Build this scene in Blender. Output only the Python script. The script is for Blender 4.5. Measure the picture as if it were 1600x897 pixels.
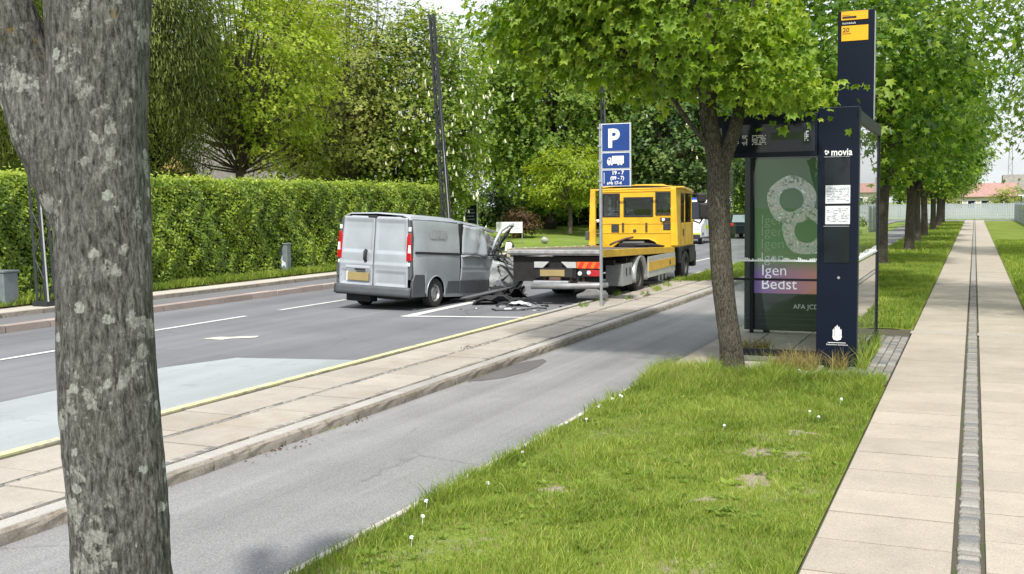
import bpy, math, random
import numpy as np
from mathutils import Matrix, Vector, noise as mnoise
for o in list(bpy.data.objects): bpy.data.objects.remove(o)
scene = bpy.context.scene
R = math.radians
random.seed(7)
rng = np.random.default_rng(11)

# ------------------------------------------------------------------ camera
cam_d = bpy.data.cameras.new('camera'); cam = bpy.data.objects.new('camera', cam_d)
scene.collection.objects.link(cam); scene.camera = cam
cam_d.sensor_width = 36; cam_d.lens = 36*1650/1600; cam_d.clip_start = 0.05; cam_d.clip_end = 3000
PSI, THETA, ROLL = R(23.646), R(4.395), 0.012
F = Vector((-math.sin(PSI)*math.cos(THETA), math.cos(PSI)*math.cos(THETA), -math.sin(THETA)))
R0 = Vector((math.cos(PSI), math.sin(PSI), 0)); U0 = R0.cross(F)
Rv = R0*math.cos(ROLL) - U0*math.sin(ROLL); Uv = U0*math.cos(ROLL) + R0*math.sin(ROLL)
m = Matrix((Rv, Uv, -F)).transposed().to_4x4(); m.translation = Vector((0, 0, 2.15))
cam.matrix_world = m
scene.render.resolution_x = 1024; scene.render.resolution_y = 574

# ------------------------------------------------------------------ sky, sun, exposure
SUN_EL, SUN_AZ = 52.0, 15.0      # azimuth of the sun seen from above: turned from behind the camera (-Y) towards +X
world = bpy.data.worlds.new('World'); scene.world = world; world.use_nodes = True
wn = world.node_tree; wn.nodes.clear()
def wnode(t, **k):
    n = wn.nodes.new(t)
    for a, b in k.items(): setattr(n, a, b)
    return n
wo = wnode('ShaderNodeOutputWorld'); bg = wnode('ShaderNodeBackground'); sky = wnode('ShaderNodeTexSky')
sky.sky_type = 'NISHITA'; sky.sun_disc = False; sky.sun_elevation = R(SUN_EL)
sx, sy = math.sin(R(SUN_AZ)), -math.cos(R(SUN_AZ))     # direction towards the sun on the ground
sky.sun_rotation = math.atan2(sx, sy)
sky.air_density = 1.2; sky.dust_density = 2.5; sky.ozone_density = 1.0
tc = wnode('ShaderNodeTexCoord'); mp = wnode('ShaderNodeMapping'); mp.inputs['Scale'].default_value = (1.0, 1.0, 2.6)
nz = wnode('ShaderNodeTexNoise'); nz.inputs['Scale'].default_value = 2.2; nz.inputs['Detail'].default_value = 7; nz.inputs['Roughness'].default_value = .55
rp = wnode('ShaderNodeValToRGB'); rp.color_ramp.elements[0].position = .34; rp.color_ramp.elements[1].position = .6
rp.color_ramp.elements[0].color = (.45, .45, .45, 1)
mx = wnode('ShaderNodeMixRGB'); mx.inputs[2].default_value = (10.3, 10.8, 11.4, 1)
L = wn.links.new
L(tc.outputs['Generated'], mp.inputs[0]); L(mp.outputs[0], nz.inputs['Vector']); L(nz.outputs[0], rp.inputs[0])
L(rp.outputs[0], mx.inputs[0]); L(sky.outputs[0], mx.inputs[1]); L(mx.outputs[0], bg.inputs[0]); L(bg.outputs[0], wo.inputs[0])
bg.inputs['Strength'].default_value = 0.10
sl = bpy.data.lights.new('sun', 'SUN'); sl.energy = 4.0; sl.angle = R(3); sl.color = (1, .95, .87)
so = bpy.data.objects.new('sun', sl); scene.collection.objects.link(so)
sv = Vector((sx*math.cos(R(SUN_EL)), sy*math.cos(R(SUN_EL)), math.sin(R(SUN_EL))))
so.rotation_euler = sv.to_track_quat('Z', 'Y').to_euler(); so.location = (0, 0, 30)
scene.view_settings.view_transform = 'Standard'; scene.view_settings.look = 'None'
scene.view_settings.exposure = 0.35; scene.view_settings.gamma = 1.0
scene.view_settings.use_curve_mapping = False

# ------------------------------------------------------------------ helpers
COL = scene.collection
def tag(o, label=None, cat=None, group=None, kind=None):
    if label: o['label'] = label
    if cat: o['category'] = cat
    if group: o['group'] = group
    if kind: o['kind'] = kind
    return o
def empty(name, loc=(0, 0, 0), rz=0, **k):
    o = bpy.data.objects.new(name, None); o.empty_display_size = .2
    o.location = loc; o.rotation_euler = (0, 0, rz); COL.objects.link(o); return tag(o, **k)
def children(o): return [c for c in bpy.data.objects if c.parent is o]
def copy_tree(o, loc=None, rz=None, scale=None, label=None):
    def rec(s, par):
        c = s.copy(); COL.objects.link(c); c.parent = par
        for ch in KIDS[s]: rec(ch, c)
        return c
    KIDS = {}
    allo = list(bpy.data.objects)
    for a in allo: KIDS.setdefault(a, [])
    for a in allo:
        if a.parent is not None: KIDS[a.parent].append(a)
    c = rec(o, o.parent)
    if loc is not None: c.location = loc
    if rz is not None: c.rotation_euler = (0, 0, rz)
    if scale is not None: c.scale = scale if hasattr(scale, '__len__') else (scale,)*3
    if label: c['label'] = label
    return c
class MB:
    def __init__(s, M=None): s.v = []; s.f = []; s.M = M
    def add(s, vs, fs):
        n = len(s.v)
        if s.M is not None: vs = [tuple(s.M @ Vector(v)) for v in vs]
        s.v += [tuple(v) for v in vs]; s.f += [tuple(i+n for i in f) for f in fs]; return s
    def box(s, x0, x1, y0, y1, z0, z1, rot=None, piv=None):
        vs = [(x, y, z) for z in (z0, z1) for y in (y0, y1) for x in (x0, x1)]
        if rot is not None:
            p = Vector(piv) if piv is not None else Vector(((x0+x1)/2, (y0+y1)/2, (z0+z1)/2))
            vs = [tuple(rot @ (Vector(v)-p)+p) for v in vs]
        return s.add(vs, [(0, 2, 3, 1), (4, 5, 7, 6), (0, 1, 5, 4), (2, 6, 7, 3), (0, 4, 6, 2), (1, 3, 7, 5)])
    def tube(s, pts, rad, n=8, cap=True, ell=1.0):
        pts = [Vector(p) for p in pts]
        if not hasattr(rad, '__len__'): rad = [rad]*len(pts)
        vs = []; ref = None
        for i, p in enumerate(pts):
            d = (pts[min(i+1, len(pts)-1)]-pts[max(i-1, 0)])
            if d.length < 1e-9: d = Vector((0, 0, 1))
            d.normalize()
            if ref is None: ref = Vector((1, 0, 0)) if abs(d.x) < .8 else Vector((0, 1, 0))
            a = (ref - d*ref.dot(d)).normalized(); ref = a; b = d.cross(a)
            for k in range(n):
                t = 2*math.pi*k/n; vs.append(p + a*math.cos(t)*rad[i] + b*math.sin(t)*rad[i]*ell)
        fs = []
        for i in range(len(pts)-1):
            for k in range(n):
                k2 = (k+1) % n; fs.append((i*n+k, i*n+k2, (i+1)*n+k2, (i+1)*n+k))
        if cap: fs += [tuple(range(n-1, -1, -1)), tuple((len(pts)-1)*n+k for k in range(n))]
        return s.add(vs, fs)
    def prism(s, poly, plane, a, b):
        # polygon in a plane ('xz' at y from a to b, 'yz' at x, 'xy' at z)
        def P(u, w, t): return {'xz': (u, t, w), 'yz': (t, u, w), 'xy': (u, w, t)}[plane]
        n = len(poly)
        vs = [P(u, w, a) for u, w in poly]+[P(u, w, b) for u, w in poly]
        fs = [tuple(range(n)), tuple(range(2*n-1, n-1, -1))]
        for i in range(n): j = (i+1) % n; fs.append((i, i+n, j+n, j))
        return s.add(vs, fs)
    def grid(s, fn, nu, nv, closed=False):
        vs = [fn(i/nu, j/nv) for j in range(nv+1) for i in range(nu+1)]
        fs = [(j*(nu+1)+i, j*(nu+1)+i+1, (j+1)*(nu+1)+i+1, (j+1)*(nu+1)+i) for j in range(nv) for i in range(nu)]
        return s.add(vs, fs)
    def lathe_x(s, prof, c, n=24):
        # prof: list of (x, r) turned round the x axis through c
        vs = []
        for x, r in prof:
            for k in range(n):
                t = 2*math.pi*k/n; vs.append((c[0]+x, c[1]+r*math.cos(t), c[2]+r*math.sin(t)))
        fs = []
        for i in range(len(prof)-1):
            for k in range(n):
                k2 = (k+1) % n; fs.append((i*n+k, (i+1)*n+k, (i+1)*n+k2, i*n+k2))
        return s.add(vs, fs)
    def mesh(s, name, mat, smooth=False):
        me = bpy.data.meshes.new(name); me.from_pydata(s.v, [], s.f)
        me.materials.append(mat)
        import bmesh
        b = bmesh.new(); b.from_mesh(me); bmesh.ops.recalc_face_normals(b, faces=b.faces); b.to_mesh(me); b.free()
        if smooth:
            me.polygons.foreach_set('use_smooth', [True]*len(me.polygons))
        me.update(); return me
    def build(s, name, mat, parent=None, smooth=False, bevel=0, solid=0, auto=None, **k):
        me = s.mesh(name, mat, smooth)
        o = bpy.data.objects.new(name, me); COL.objects.link(o); o.parent = parent
        if solid:
            q = o.modifiers.new('solid', 'SOLIDIFY'); q.thickness = solid; q.offset = 0
        if bevel:
            q = o.modifiers.new('bevel', 'BEVEL'); q.width = bevel; q.segments = 2; q.limit_method = 'ANGLE'; q.angle_limit = R(35)
            q.harden_normals = False
        if smooth and auto:
            me.set_sharp_from_angle(angle=R(auto))
        return tag(o, **k)
def inst(name, mesh, parent=None, loc=(0, 0, 0), rot=(0, 0, 0), scale=(1, 1, 1), **k):
    o = bpy.data.objects.new(name, mesh); COL.objects.link(o); o.parent = parent
    o.location = loc; o.rotation_euler = rot; o.scale = scale; return tag(o, **k)

# ------------------------------------------------------------------ materials
def new_mat(name):
    mt = bpy.data.materials.new(name); mt.use_nodes = True
    nt = mt.node_tree; return mt, nt, nt.nodes['Principled BSDF']
def N(nt, t, ins=None, **k):
    n = nt.nodes.new(t)
    for a, b in k.items(): setattr(n, a, b)
    if ins:
        for a, b in ins.items(): n.inputs[a].default_value = b
    return n
def C(c, a=1): return (c[0], c[1], c[2], a) if hasattr(c, '__len__') else (c, c, c, a)
def ramp(nt, src, stops):
    r = N(nt, 'ShaderNodeValToRGB'); cr = r.color_ramp
    while len(cr.elements) < len(stops): cr.elements.new(.5)
    for e, (p, c) in zip(cr.elements, stops): e.position = p; e.color = C(c)
    nt.links.new(src, r.inputs[0]); return r.outputs[0]
def mixc(nt, fac, a, b, mode='MIX'):
    n = N(nt, 'ShaderNodeMixRGB', blend_type=mode)
    for i, v in ((0, fac), (1, a), (2, b)):
        if isinstance(v, bpy.types.NodeSocket): nt.links.new(v, n.inputs[i])
        elif i == 0: n.inputs[0].default_value = v
        else: n.inputs[i].default_value = C(v)
    return n.outputs[0]
def noise_out(nt, scale, detail=3, rough=.5, vec=None, stretch=None, dist=0):
    n = N(nt, 'ShaderNodeTexNoise', {'Scale': scale, 'Detail': detail, 'Roughness': rough, 'Distortion': dist})
    if vec is None:
        t = N(nt, 'ShaderNodeTexCoord'); vec = t.outputs['Object']
    if stretch:
        mpn = N(nt, 'ShaderNodeMapping'); mpn.inputs['Scale'].default_value = stretch; nt.links.new(vec, mpn.inputs[0]); vec = mpn.outputs[0]
    nt.links.new(vec, n.inputs['Vector']); return n.outputs[0]
def geo_pos(nt): return N(nt, 'ShaderNodeNewGeometry').outputs['Position']
def bump(nt, b, h, strength, dist=.01, prev=None):
    n = N(nt, 'ShaderNodeBump', {'Strength': strength, 'Distance': dist}); nt.links.new(h, n.inputs['Height'])
    if prev is not None: nt.links.new(prev, n.inputs['Normal'])
    nt.links.new(n.outputs[0], b.inputs['Normal']); return n.outputs[0]
def simple(name, col, rough=.5, metal=0, var=.0, scale=6, coat=0, bmp=0, bscale=60, emit=None, spec=.5):
    mt, nt, b = new_mat(name)
    b.inputs['Roughness'].default_value = rough; b.inputs['Metallic'].default_value = metal
    b.inputs['Specular IOR Level'].default_value = spec
    if coat: b.inputs['Coat Weight'].default_value = coat; b.inputs['Coat Roughness'].default_value = .08
    if var:
        n = noise_out(nt, scale, 5, .6)
        c = ramp(nt, n, [(.3, [x*(1-var) for x in col]), (.7, [min(1, x*(1+var)) for x in col])])
        nt.links.new(c, b.inputs['Base Color'])
    else: b.inputs['Base Color'].default_value = C(col)
    if bmp: bump(nt, b, noise_out(nt, bscale, 4), bmp, .01)
    if emit: b.inputs['Emission Color'].default_value = C(col); b.inputs['Emission Strength'].default_value = emit
    return mt
def ground_mat(name, c0, c1, speck=.25, fine=260, rough=.9, big=.6, bigv=.12, bumpv=.4, tint=None, streak=None, crack=0):
    mt, nt, b = new_mat(name); p = geo_pos(nt)
    a = ramp(nt, noise_out(nt, fine, 3, .7, p), [(.32, c0), (.68, c1)])
    g = ramp(nt, noise_out(nt, big, 5, .6, p), [(.3, 1-bigv), (.7, 1+bigv)])
    col = mixc(nt, 1, a, g, 'MULTIPLY')
    if streak:
        s = ramp(nt, noise_out(nt, 1.0, 4, .6, p, stretch=streak[0]), [(.35, 1-streak[1]), (.65, 1+streak[1])])
        col = mixc(nt, 1, col, s, 'MULTIPLY')
    if tint:
        tn = ramp(nt, noise_out(nt, tint[1], 5, .7, p), [(tint[2], 0), (tint[3], 1)])
        col = mixc(nt, tn, col, tint[0])
    if crack:
        vo = N(nt, 'ShaderNodeTexVoronoi', {'Scale': .33}, feature='DISTANCE_TO_EDGE')
        wv = N(nt, 'ShaderNodeTexNoise', {'Scale': 3.0, 'Detail': 6, 'Roughness': .7}); nt.links.new(p, wv.inputs['Vector'])
        ad = mixc(nt, .12, p, wv.outputs['Color'], 'LINEAR_LIGHT'); nt.links.new(ad, vo.inputs['Vector'])
        cm = ramp(nt, vo.outputs['Distance'], [(.0, crack), (.006, 0)])
        sel = ramp(nt, noise_out(nt, .45, 3, .5, p), [(.5, 0), (.56, 1)])
        col = mixc(nt, mixc(nt, 1, cm, sel, 'MULTIPLY'), col, (.05, .048, .045))
        st = ramp(nt, noise_out(nt, 2.3, 6, .7, p), [(.62, 0), (.74, .22)])
        col = mixc(nt, st, col, (.07, .068, .066))
    if speck:
        sp = ramp(nt, noise_out(nt, fine*.45, 2, .9, p), [(.60, 0), (.70, speck)])
        col = mixc(nt, sp, col, [x*1.9 for x in c1])
    nt.links.new(col, b.inputs['Base Color']); b.inputs['Roughness'].default_value = rough
    b.inputs['Specular IOR Level'].default_value = .25
    if bumpv: bump(nt, b, noise_out(nt, fine*.7, 3, .7, p), bumpv, .004)
    return mt
def piece_mat(name, c0, c1, var=.15, fine=200, rough=.85, stain=None, hue=None):
    """stone / slab: each object gets its own tone (object random)"""
    mt, nt, b = new_mat(name); p = geo_pos(nt)
    a = ramp(nt, noise_out(nt, fine, 3, .7, p), [(.3, c0), (.7, c1)])
    oi = N(nt, 'ShaderNodeObjectInfo')
    g = ramp(nt, oi.outputs['Random'], [(0, 1-var), (1, 1+var)] if not hue else [(0, [1-var, 1-var*.8, 1-var*.6]), (.35, hue), (.7, 1), (1, 1+var)])
    col = mixc(nt, 1, a, g, 'MULTIPLY')
    col = mixc(nt, 1, col, ramp(nt, noise_out(nt, 1.7, 5, .7, p), [(.3, .86), (.7, 1.08)]), 'MULTIPLY')
    col = mixc(nt, ramp(nt, noise_out(nt, fine*.42, 2, .9, p), [(.60, 0), (.68, .45)]), col, [x*.45 for x in c0])
    if stain:
        tn = ramp(nt, noise_out(nt, stain[1], 5, .7, p), [(stain[2], 0), (stain[3], 1)])
        col = mixc(nt, tn, col, stain[0])
    nt.links.new(col, b.inputs['Base Color']); b.inputs['Roughness'].default_value = rough
    b.inputs['Specular IOR Level'].default_value = .3
    bump(nt, b, noise_out(nt, fine*.6, 3, .7, p), .35, .004)
    return mt
def leaf_mat(name, dark, mid, light, trans=.35, rough=.45, spec=.4, nscale=1.2):
    mt, nt, b = new_mat(name)
    at = N(nt, 'ShaderNodeAttribute', attribute_name='tint')
    p = N(nt, 'ShaderNodeTexCoord').outputs['Object']
    n = noise_out(nt, nscale, 3, .6, p)
    s = N(nt, 'ShaderNodeMath', operation='MULTIPLY_ADD'); nt.links.new(n, s.inputs[0]); s.inputs[1].default_value = .5; nt.links.new(at.outputs['Fac'], s.inputs[2])
    s2 = N(nt, 'ShaderNodeMath', operation='SUBTRACT'); nt.links.new(s.outputs[0], s2.inputs[0]); s2.inputs[1].default_value = .25
    c = ramp(nt, s2.outputs[0], [(.05, dark), (.5, mid), (.95, light)])
    nt.links.new(c, b.inputs['Base Color']); b.inputs['Roughness'].default_value = rough; b.inputs['Specular IOR Level'].default_value = spec
    tr = N(nt, 'ShaderNodeBsdfTranslucent'); cc = mixc(nt, 1, c, (1.25, 1.3, .55), 'MULTIPLY'); nt.links.new(cc, tr.inputs[0])
    ms = N(nt, 'ShaderNodeMixShader'); ms.inputs[0].default_value = trans
    nt.links.new(b.outputs[0], ms.inputs[1]); nt.links.new(tr.outputs[0], ms.inputs[2])
    nt.links.new(ms.outputs[0], nt.nodes['Material Output'].inputs[0])
    return mt
def bark_mat(name, c0, c1, lichen=0, scale=1.0, orange=False):
    mt, nt, b = new_mat(name); p = N(nt, 'ShaderNodeTexCoord').outputs['Object']
    rid = noise_out(nt, 62*scale, 7, .66, p, stretch=(1, 1, .28), dist=.25)
    fine = noise_out(nt, 130*scale, 4, .7, p, stretch=(1, 1, .6))
    col = ramp(nt, rid, [(.34, [x*.35 for x in c0]), (.46, c0), (.66, c1)])
    col = mixc(nt, 1, col, ramp(nt, fine, [(.3, .72), (.7, 1.3)]), 'MULTIPLY')
    big = ramp(nt, noise_out(nt, 3*scale, 4, .6, p), [(.3, .78), (.7, 1.2)])
    col = mixc(nt, 1, col, big, 'MULTIPLY')
    col = mixc(nt, ramp(nt, noise_out(nt, 2.6*scale, 5, .6, p), [(.5, 0), (.75, .25)]), col, (.10, .11, .07))
    if lichen:
        mask = noise_out(nt, 26*scale, 9, .75, p, stretch=(1, 1, .85), dist=.2)
        area = noise_out(nt, 5.5*scale, 4, .6, p)
        ad = N(nt, 'ShaderNodeMath', operation='MULTIPLY_ADD'); nt.links.new(area, ad.inputs[0]); ad.inputs[1].default_value = 2.0; nt.links.new(mask, ad.inputs[2])
        hf = N(nt, 'ShaderNodeMath', operation='MULTIPLY'); nt.links.new(ad.outputs[0], hf.inputs[0]); hf.inputs[1].default_value = .5
        lm = ramp(nt, hf.outputs[0], [(.835, 0), (.865, lichen*.72)])
        ridm = ramp(nt, rid, [(.38, .5), (.48, 1)])
        lm = mixc(nt, 1, lm, ridm, 'MULTIPLY')
        lc = ramp(nt, noise_out(nt, 90*scale, 3, .7, p), [(.3, (.28, .28, .26)), (.7, (.54, .54, .50))])
        col = mixc(nt, lm, col, lc)
        vo = N(nt, 'ShaderNodeTexVoronoi', {'Scale': 11*scale}); nt.links.new(p, vo.inputs[0])
        sp = N(nt, 'ShaderNodeMath', operation='MULTIPLY_ADD'); nt.links.new(noise_out(nt, 45*scale, 6, .7, p), sp.inputs[0]); sp.inputs[1].default_value = .45
        nt.links.new(vo.outputs['Distance'], sp.inputs[2])
        spm = ramp(nt, sp.outputs[0], [(.42, .8), (.47, 0)])
        sub = ramp(nt, N(nt, 'ShaderNodeSeparateColor').outputs[0], [(0, 0), (1, 1)])
        sc = sub.node.inputs[0].links[0].from_node; nt.links.new(vo.outputs['Color'], sc.inputs[0])
        sub.node.color_ramp.elements[0].position = .66; sub.node.color_ramp.elements[1].position = .68
        spm = mixc(nt, 1, spm, sub, 'MULTIPLY')
        col = mixc(nt, spm, col, mixc(nt, ramp(nt, fine, [(.35, 0), (.65, 1)]), (.30, .32, .29), (.52, .54, .50)))
        if orange:
            om = noise_out(nt, 7*scale, 6, .7, mixc(nt, 1, p, (3.1, 7.7, 1.3), 'ADD'))
            z = N(nt, 'ShaderNodeSeparateXYZ'); nt.links.new(geo_pos(nt), z.inputs[0])
            hm = N(nt, 'ShaderNodeMapRange', {'From Min': 2.6, 'From Max': 2.95}); nt.links.new(z.outputs[2], hm.inputs[0])
            o2 = N(nt, 'ShaderNodeMath', operation='MULTIPLY'); nt.links.new(ramp(nt, om, [(.62, 0), (.68, .8)]), o2.inputs[0]); nt.links.new(hm.outputs[0], o2.inputs[1])
            col = mixc(nt, o2.outputs[0], col, (.36, .22, .03))
    nt.links.new(col, b.inputs['Base Color']); b.inputs['Roughness'].default_value = .92; b.inputs['Specular IOR Level'].default_value = .15
    n1 = bump(nt, b, rid, 1.0, .03/scale); bump(nt, b, fine, .6, .006/scale, n1)
    return mt
def glass_mat(name, tint=(.9, .95, .93), refl=1.0, rough=0.0, dirt=0):
    mt, nt, b = new_mat(name); nt.nodes.remove(b)
    tr = N(nt, 'ShaderNodeBsdfTransparent'); tr.inputs[0].default_value = C(tint)
    gl = N(nt, 'ShaderNodeBsdfGlossy'); gl.inputs['Roughness'].default_value = rough
    fr = N(nt, 'ShaderNodeFresnel', {'IOR': 1.55}); mlt = N(nt, 'ShaderNodeMath', operation='MULTIPLY'); mlt.inputs[1].default_value = refl; mlt.use_clamp = True
    nt.links.new(fr.outputs[0], mlt.inputs[0]); ms = N(nt, 'ShaderNodeMixShader')
    nt.links.new(mlt.outputs[0], ms.inputs[0]); nt.links.new(tr.outputs[0], ms.inputs[1]); nt.links.new(gl.outputs[0], ms.inputs[2])
    out = ms.outputs[0]
    if dirt:
        df = N(nt, 'ShaderNodeBsdfDiffuse'); df.inputs[0].default_value = (.75, .8, .8, 1)
        m2 = N(nt, 'ShaderNodeMixShader'); nt.links.new(ramp(nt, noise_out(nt, 3, 5, .6), [(.4, dirt*.5), (.7, dirt)]), m2.inputs[0])
        nt.links.new(out, m2.inputs[1]); nt.links.new(df.outputs[0], m2.inputs[2]); out = m2.outputs[0]
    nt.links.new(out, nt.nodes['Material Output'].inputs[0]); return mt

M = {}
M['asphalt'] = ground_mat('road asphalt', (.115, .118, .128), (.215, .217, .232), big=.35, bigv=.16, fine=90, streak=((1.3, .03, 1), .15), crack=.4)
M['cycle'] = ground_mat('cycle track asphalt', (.145, .145, .147), (.30, .298, .30), big=.6, bigv=.13, fine=75, streak=((2.6, .06, 1), .13), crack=.35)
M['patch'] = ground_mat('asphalt repair', (.085, .08, .08), (.15, .14, .135), fine=140)
M['bay'] = ground_mat('pale bus bay', (.27, .295, .305), (.345, .375, .385), big=.4, bigv=.07, fine=150, streak=((.7, .1, 1), .13), speck=.1, tint=((.22, .23, .24), 2.2, .56, .80))
M['farcycle'] = ground_mat('far cycle asphalt', (.13, .13, .137), (.2, .2, .21), fine=150)
M['joint'] = ground_mat('joint sand', (.055, .048, .036), (.12, .105, .08), fine=160, tint=((.06, .085, .025), 2.5, .52, .62))
M['concrete'] = ground_mat('pavement concrete', (.42, .39, .34), (.55, .51, .45), fine=160)
M['slab'] = piece_mat('path slab', (.29, .255, .208), (.47, .42, .35), var=.075, fine=130)
M['slab_island'] = piece_mat('island slab', (.30, .27, .235), (.45, .41, .36), var=.09, fine=120, stain=((.30, .25, .19), .8, .5, .75))
M['sett'] = piece_mat('granite sett', (.14, .135, .125), (.33, .315, .285), var=.36, fine=160, hue=(1.0, .95, .93))
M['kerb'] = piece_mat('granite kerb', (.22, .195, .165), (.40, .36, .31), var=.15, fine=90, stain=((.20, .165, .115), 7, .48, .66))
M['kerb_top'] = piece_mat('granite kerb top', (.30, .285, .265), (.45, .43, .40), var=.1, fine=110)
M['kerb_far'] = piece_mat('far granite kerb', (.30, .24, .21), (.46, .39, .35), var=.15, fine=80)
M['yellow_line'] = ground_mat('yellow road paint', (.50, .47, .24), (.66, .63, .36), fine=120, speck=0, tint=((.36, .34, .29), 5, .52, .62))
M['white_line'] = ground_mat('white road paint', (.50, .50, .49), (.72, .72, .70), fine=120, speck=0, tint=((.2, .2, .2), 5, .58, .72))
M['cream_line'] = ground_mat('cream road paint', (.66, .60, .47), (.8, .74, .6), fine=120, speck=0)
def grass_ground():
    mt, nt, b = new_mat('turf soil'); p = geo_pos(nt)
    g = ramp(nt, noise_out(nt, 40, 5, .7, p), [(.3, (.09, .13, .02)), (.7, (.22, .28, .05))])
    g = mixc(nt, 1, g, ramp(nt, noise_out(nt, .5, 4, .6, p), [(.3, .8), (.7, 1.2)]), 'MULTIPLY')
    s = ramp(nt, noise_out(nt, 60, 4, .7, p), [(.3, (.17, .15, .09)), (.7, (.40, .36, .27))])
    at = N(nt, 'ShaderNodeAttribute', attribute_name='bare')
    ad = N(nt, 'ShaderNodeMath', operation='MULTIPLY_ADD'); nt.links.new(noise_out(nt, 9, 5, .7, p), ad.inputs[0]); ad.inputs[1].default_value = .5
    nt.links.new(at.outputs['Fac'], ad.inputs[2])
    f = ramp(nt, ad.outputs[0], [(.55, 0), (.7, 1)])
    nt.links.new(mixc(nt, f, g, s), b.inputs['Base Color']); b.inputs['Roughness'].default_value = .95; b.inputs['Specular IOR Level'].default_value = .1
    bump(nt, b, noise_out(nt, 70, 4, .7, p), .6, .02); return mt
M['turf'] = grass_ground()
M['lawn'] = ground_mat('mown lawn', (.10, .16, .02), (.22, .30, .05), fine=25, big=.25, bigv=.25, speck=0, bumpv=.6, tint=((.22, .24, .09), .6, .52, .7))
M['bank'] = ground_mat('rough bank', (.06, .085, .02), (.16, .18, .06), fine=25, speck=0, bumpv=.6, tint=((.25, .21, .13), 1.2, .5, .65))
M['navy'] = simple('navy panel', (.002, .006, .018), .42, 0, .1, 3, spec=.25)
M['black_frame'] = simple('black frame', (.006, .007, .012), .45, spec=.25)
M['grey_steel'] = simple('galvanised steel', (.42, .44, .46), .45, .7, .12, 8)
M['dark_steel'] = simple('dark mast steel', (.03, .035, .04), .6, .2, .3, 9)
M['white_paint'] = simple('white paint', (.78, .8, .8), .4, 0, .04, 5)
M['white_print'] = simple('white print', (.8, .81, .82), .5)
M['sign_blue'] = simple('sign blue', (.008, .045, .22), .35, 0, .05, 4)
M['sign_yellow'] = simple('sign amber', (.85, .42, .01), .45)
M['print_dark'] = simple('dark print', (.02, .02, .02), .5)
M['paper'] = simple('timetable paper', (.62, .65, .70), .4, 0, .06, 12)
M['rubber'] = simple('tyre rubber', (.022, .022, .023), .85, 0, .25, 10, bmp=.2)
M['black_plastic'] = simple('black plastic', (.02, .02, .022), .6, 0, .3, 10)
M['grey_plastic'] = simple('grey bumper plastic', (.075, .082, .09), .55, 0, .15, 4)
M['under'] = simple('underbody', (.014, .013, .013), .85, 0, .4, 8)
M['rust'] = simple('bare rusty metal', (.11, .07, .05), .7, .3, .4, 14)
M['silver'] = simple('silver van paint', (.40, .43, .465), .36, .3, .09, 2.0, coat=.35)
M['silver_lid'] = simple('white van roof paint', (.50, .54, .59), .34, .3, .05, 3, coat=.3)
M['scrap'] = simple('torn silver metal', (.40, .42, .43), .55, .35, .3, 5)
M['lens_red'] = simple('red lamp lens', (.42, .008, .015), .15, 0, .15, 20, coat=1)
M['lens_white'] = simple('clear lamp lens', (.8, .8, .8), .12, 0, .1, 20, coat=1)
M['plate'] = simple('amber number plate', (.30, .235, .10), .55, 0, .12, 3)
M['decal'] = simple('faded grey lettering patch', (.36, .38, .40), .5, 0, .2, 7)
M['rim_dark'] = simple('dirty truck rim', (.12, .115, .11), .6, .3, .3, 9)
M['rim'] = simple('steel rim', (.42, .42, .43), .4, .7, .15, 9)
M['truck_yellow'] = simple('truck yellow', (.72, .42, .014), .38, 0, .16, 2.6, coat=.25)
M['truck_amber'] = simple('worn truck yellow', (.72, .40, .03), .5, 0, .25, 3)
M['bed_grey'] = simple('platform aluminium', (.30, .30, .30), .5, .4, .3, 3)
M['tan_edge'] = simple('dusty platform edge', (.42, .36, .24), .6, 0, .25, 5)
M['deck_dark'] = simple('worn steel deck', (.12, .12, .12), .6, .3, .35, 3)
M['tail_grey'] = simple('scuffed platform tail', (.34, .34, .33), .5, .3, .35, 6)
M['alu'] = simple('white aluminium', (.50, .51, .50), .4, .2, .12, 4)
M['orange_refl'] = simple('orange reflector', (.75, .16, .02), .4, 0, .1, 8)
M['red_refl'] = simple('red reflector', (.6, .03, .015), .4, 0, .1, 8)
M['darkglass'] = simple('tinted window', (.012, .016, .022), .12, 0, .2, 3, spec=.4)
M['cabglass'] = glass_mat('cab glass', (.72, .78, .76), 1.2)
M['shelterglass'] = glass_mat('shelter glass', (.95, .98, .96), .7, 0, 0)
M['sideglass'] = glass_mat('shelter side glass', (.52, .60, .62), 3.6, 0.0, .06)
M['frost'] = simple('frosted white film', (.62, .66, .66), .6)
M['seat_dark'] = simple('seat cloth', (.02, .022, .026), .9, 0, .3, 20)
M['cabinet'] = simple('grey cabinet', (.16, .19, .20), .6, 0, .15, 6)
M['graffiti'] = simple('white graffiti', (.65, .68, .72), .6)
M['stone'] = simple('boulder', (.36, .35, .33), .9, 0, .25, 6, bmp=.5, bscale=15)
M['bark_near'] = bark_mat('lichened maple bark', (.098, .096, .088), (.225, .222, .208), .9, 1.0, True)
M['bark'] = bark_mat('maple bark', (.06, .052, .04), (.155, .138, .112), 0, 1.2)
M['bark_dark'] = bark_mat('dark bark', (.035, .03, .024), (.085, .075, .058), 0, .8)
M['twig'] = simple('twig bark', (.10, .085, .06), .9, 0, .3, 5)
M['maple'] = leaf_mat('maple leaf', (.09, .17, .012), (.22, .35, .03), (.45, .55, .08), .5, .42, .45, .9)
M['maple_row'] = leaf_mat('maple row leaf', (.04, .105, .008), (.14, .255, .022), (.36, .48, .065), .5, .45, .4, .5)
M['hedge'] = leaf_mat('beech hedge leaf', (.06, .13, .010), (.22, .32, .03), (.46, .54, .07), .35, .4, .5, 1.6)
M['lime'] = leaf_mat('yellow green leaf', (.17, .25, .022), (.33, .43, .045), (.55, .60, .09), .5, .5, .3, .5)
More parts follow.
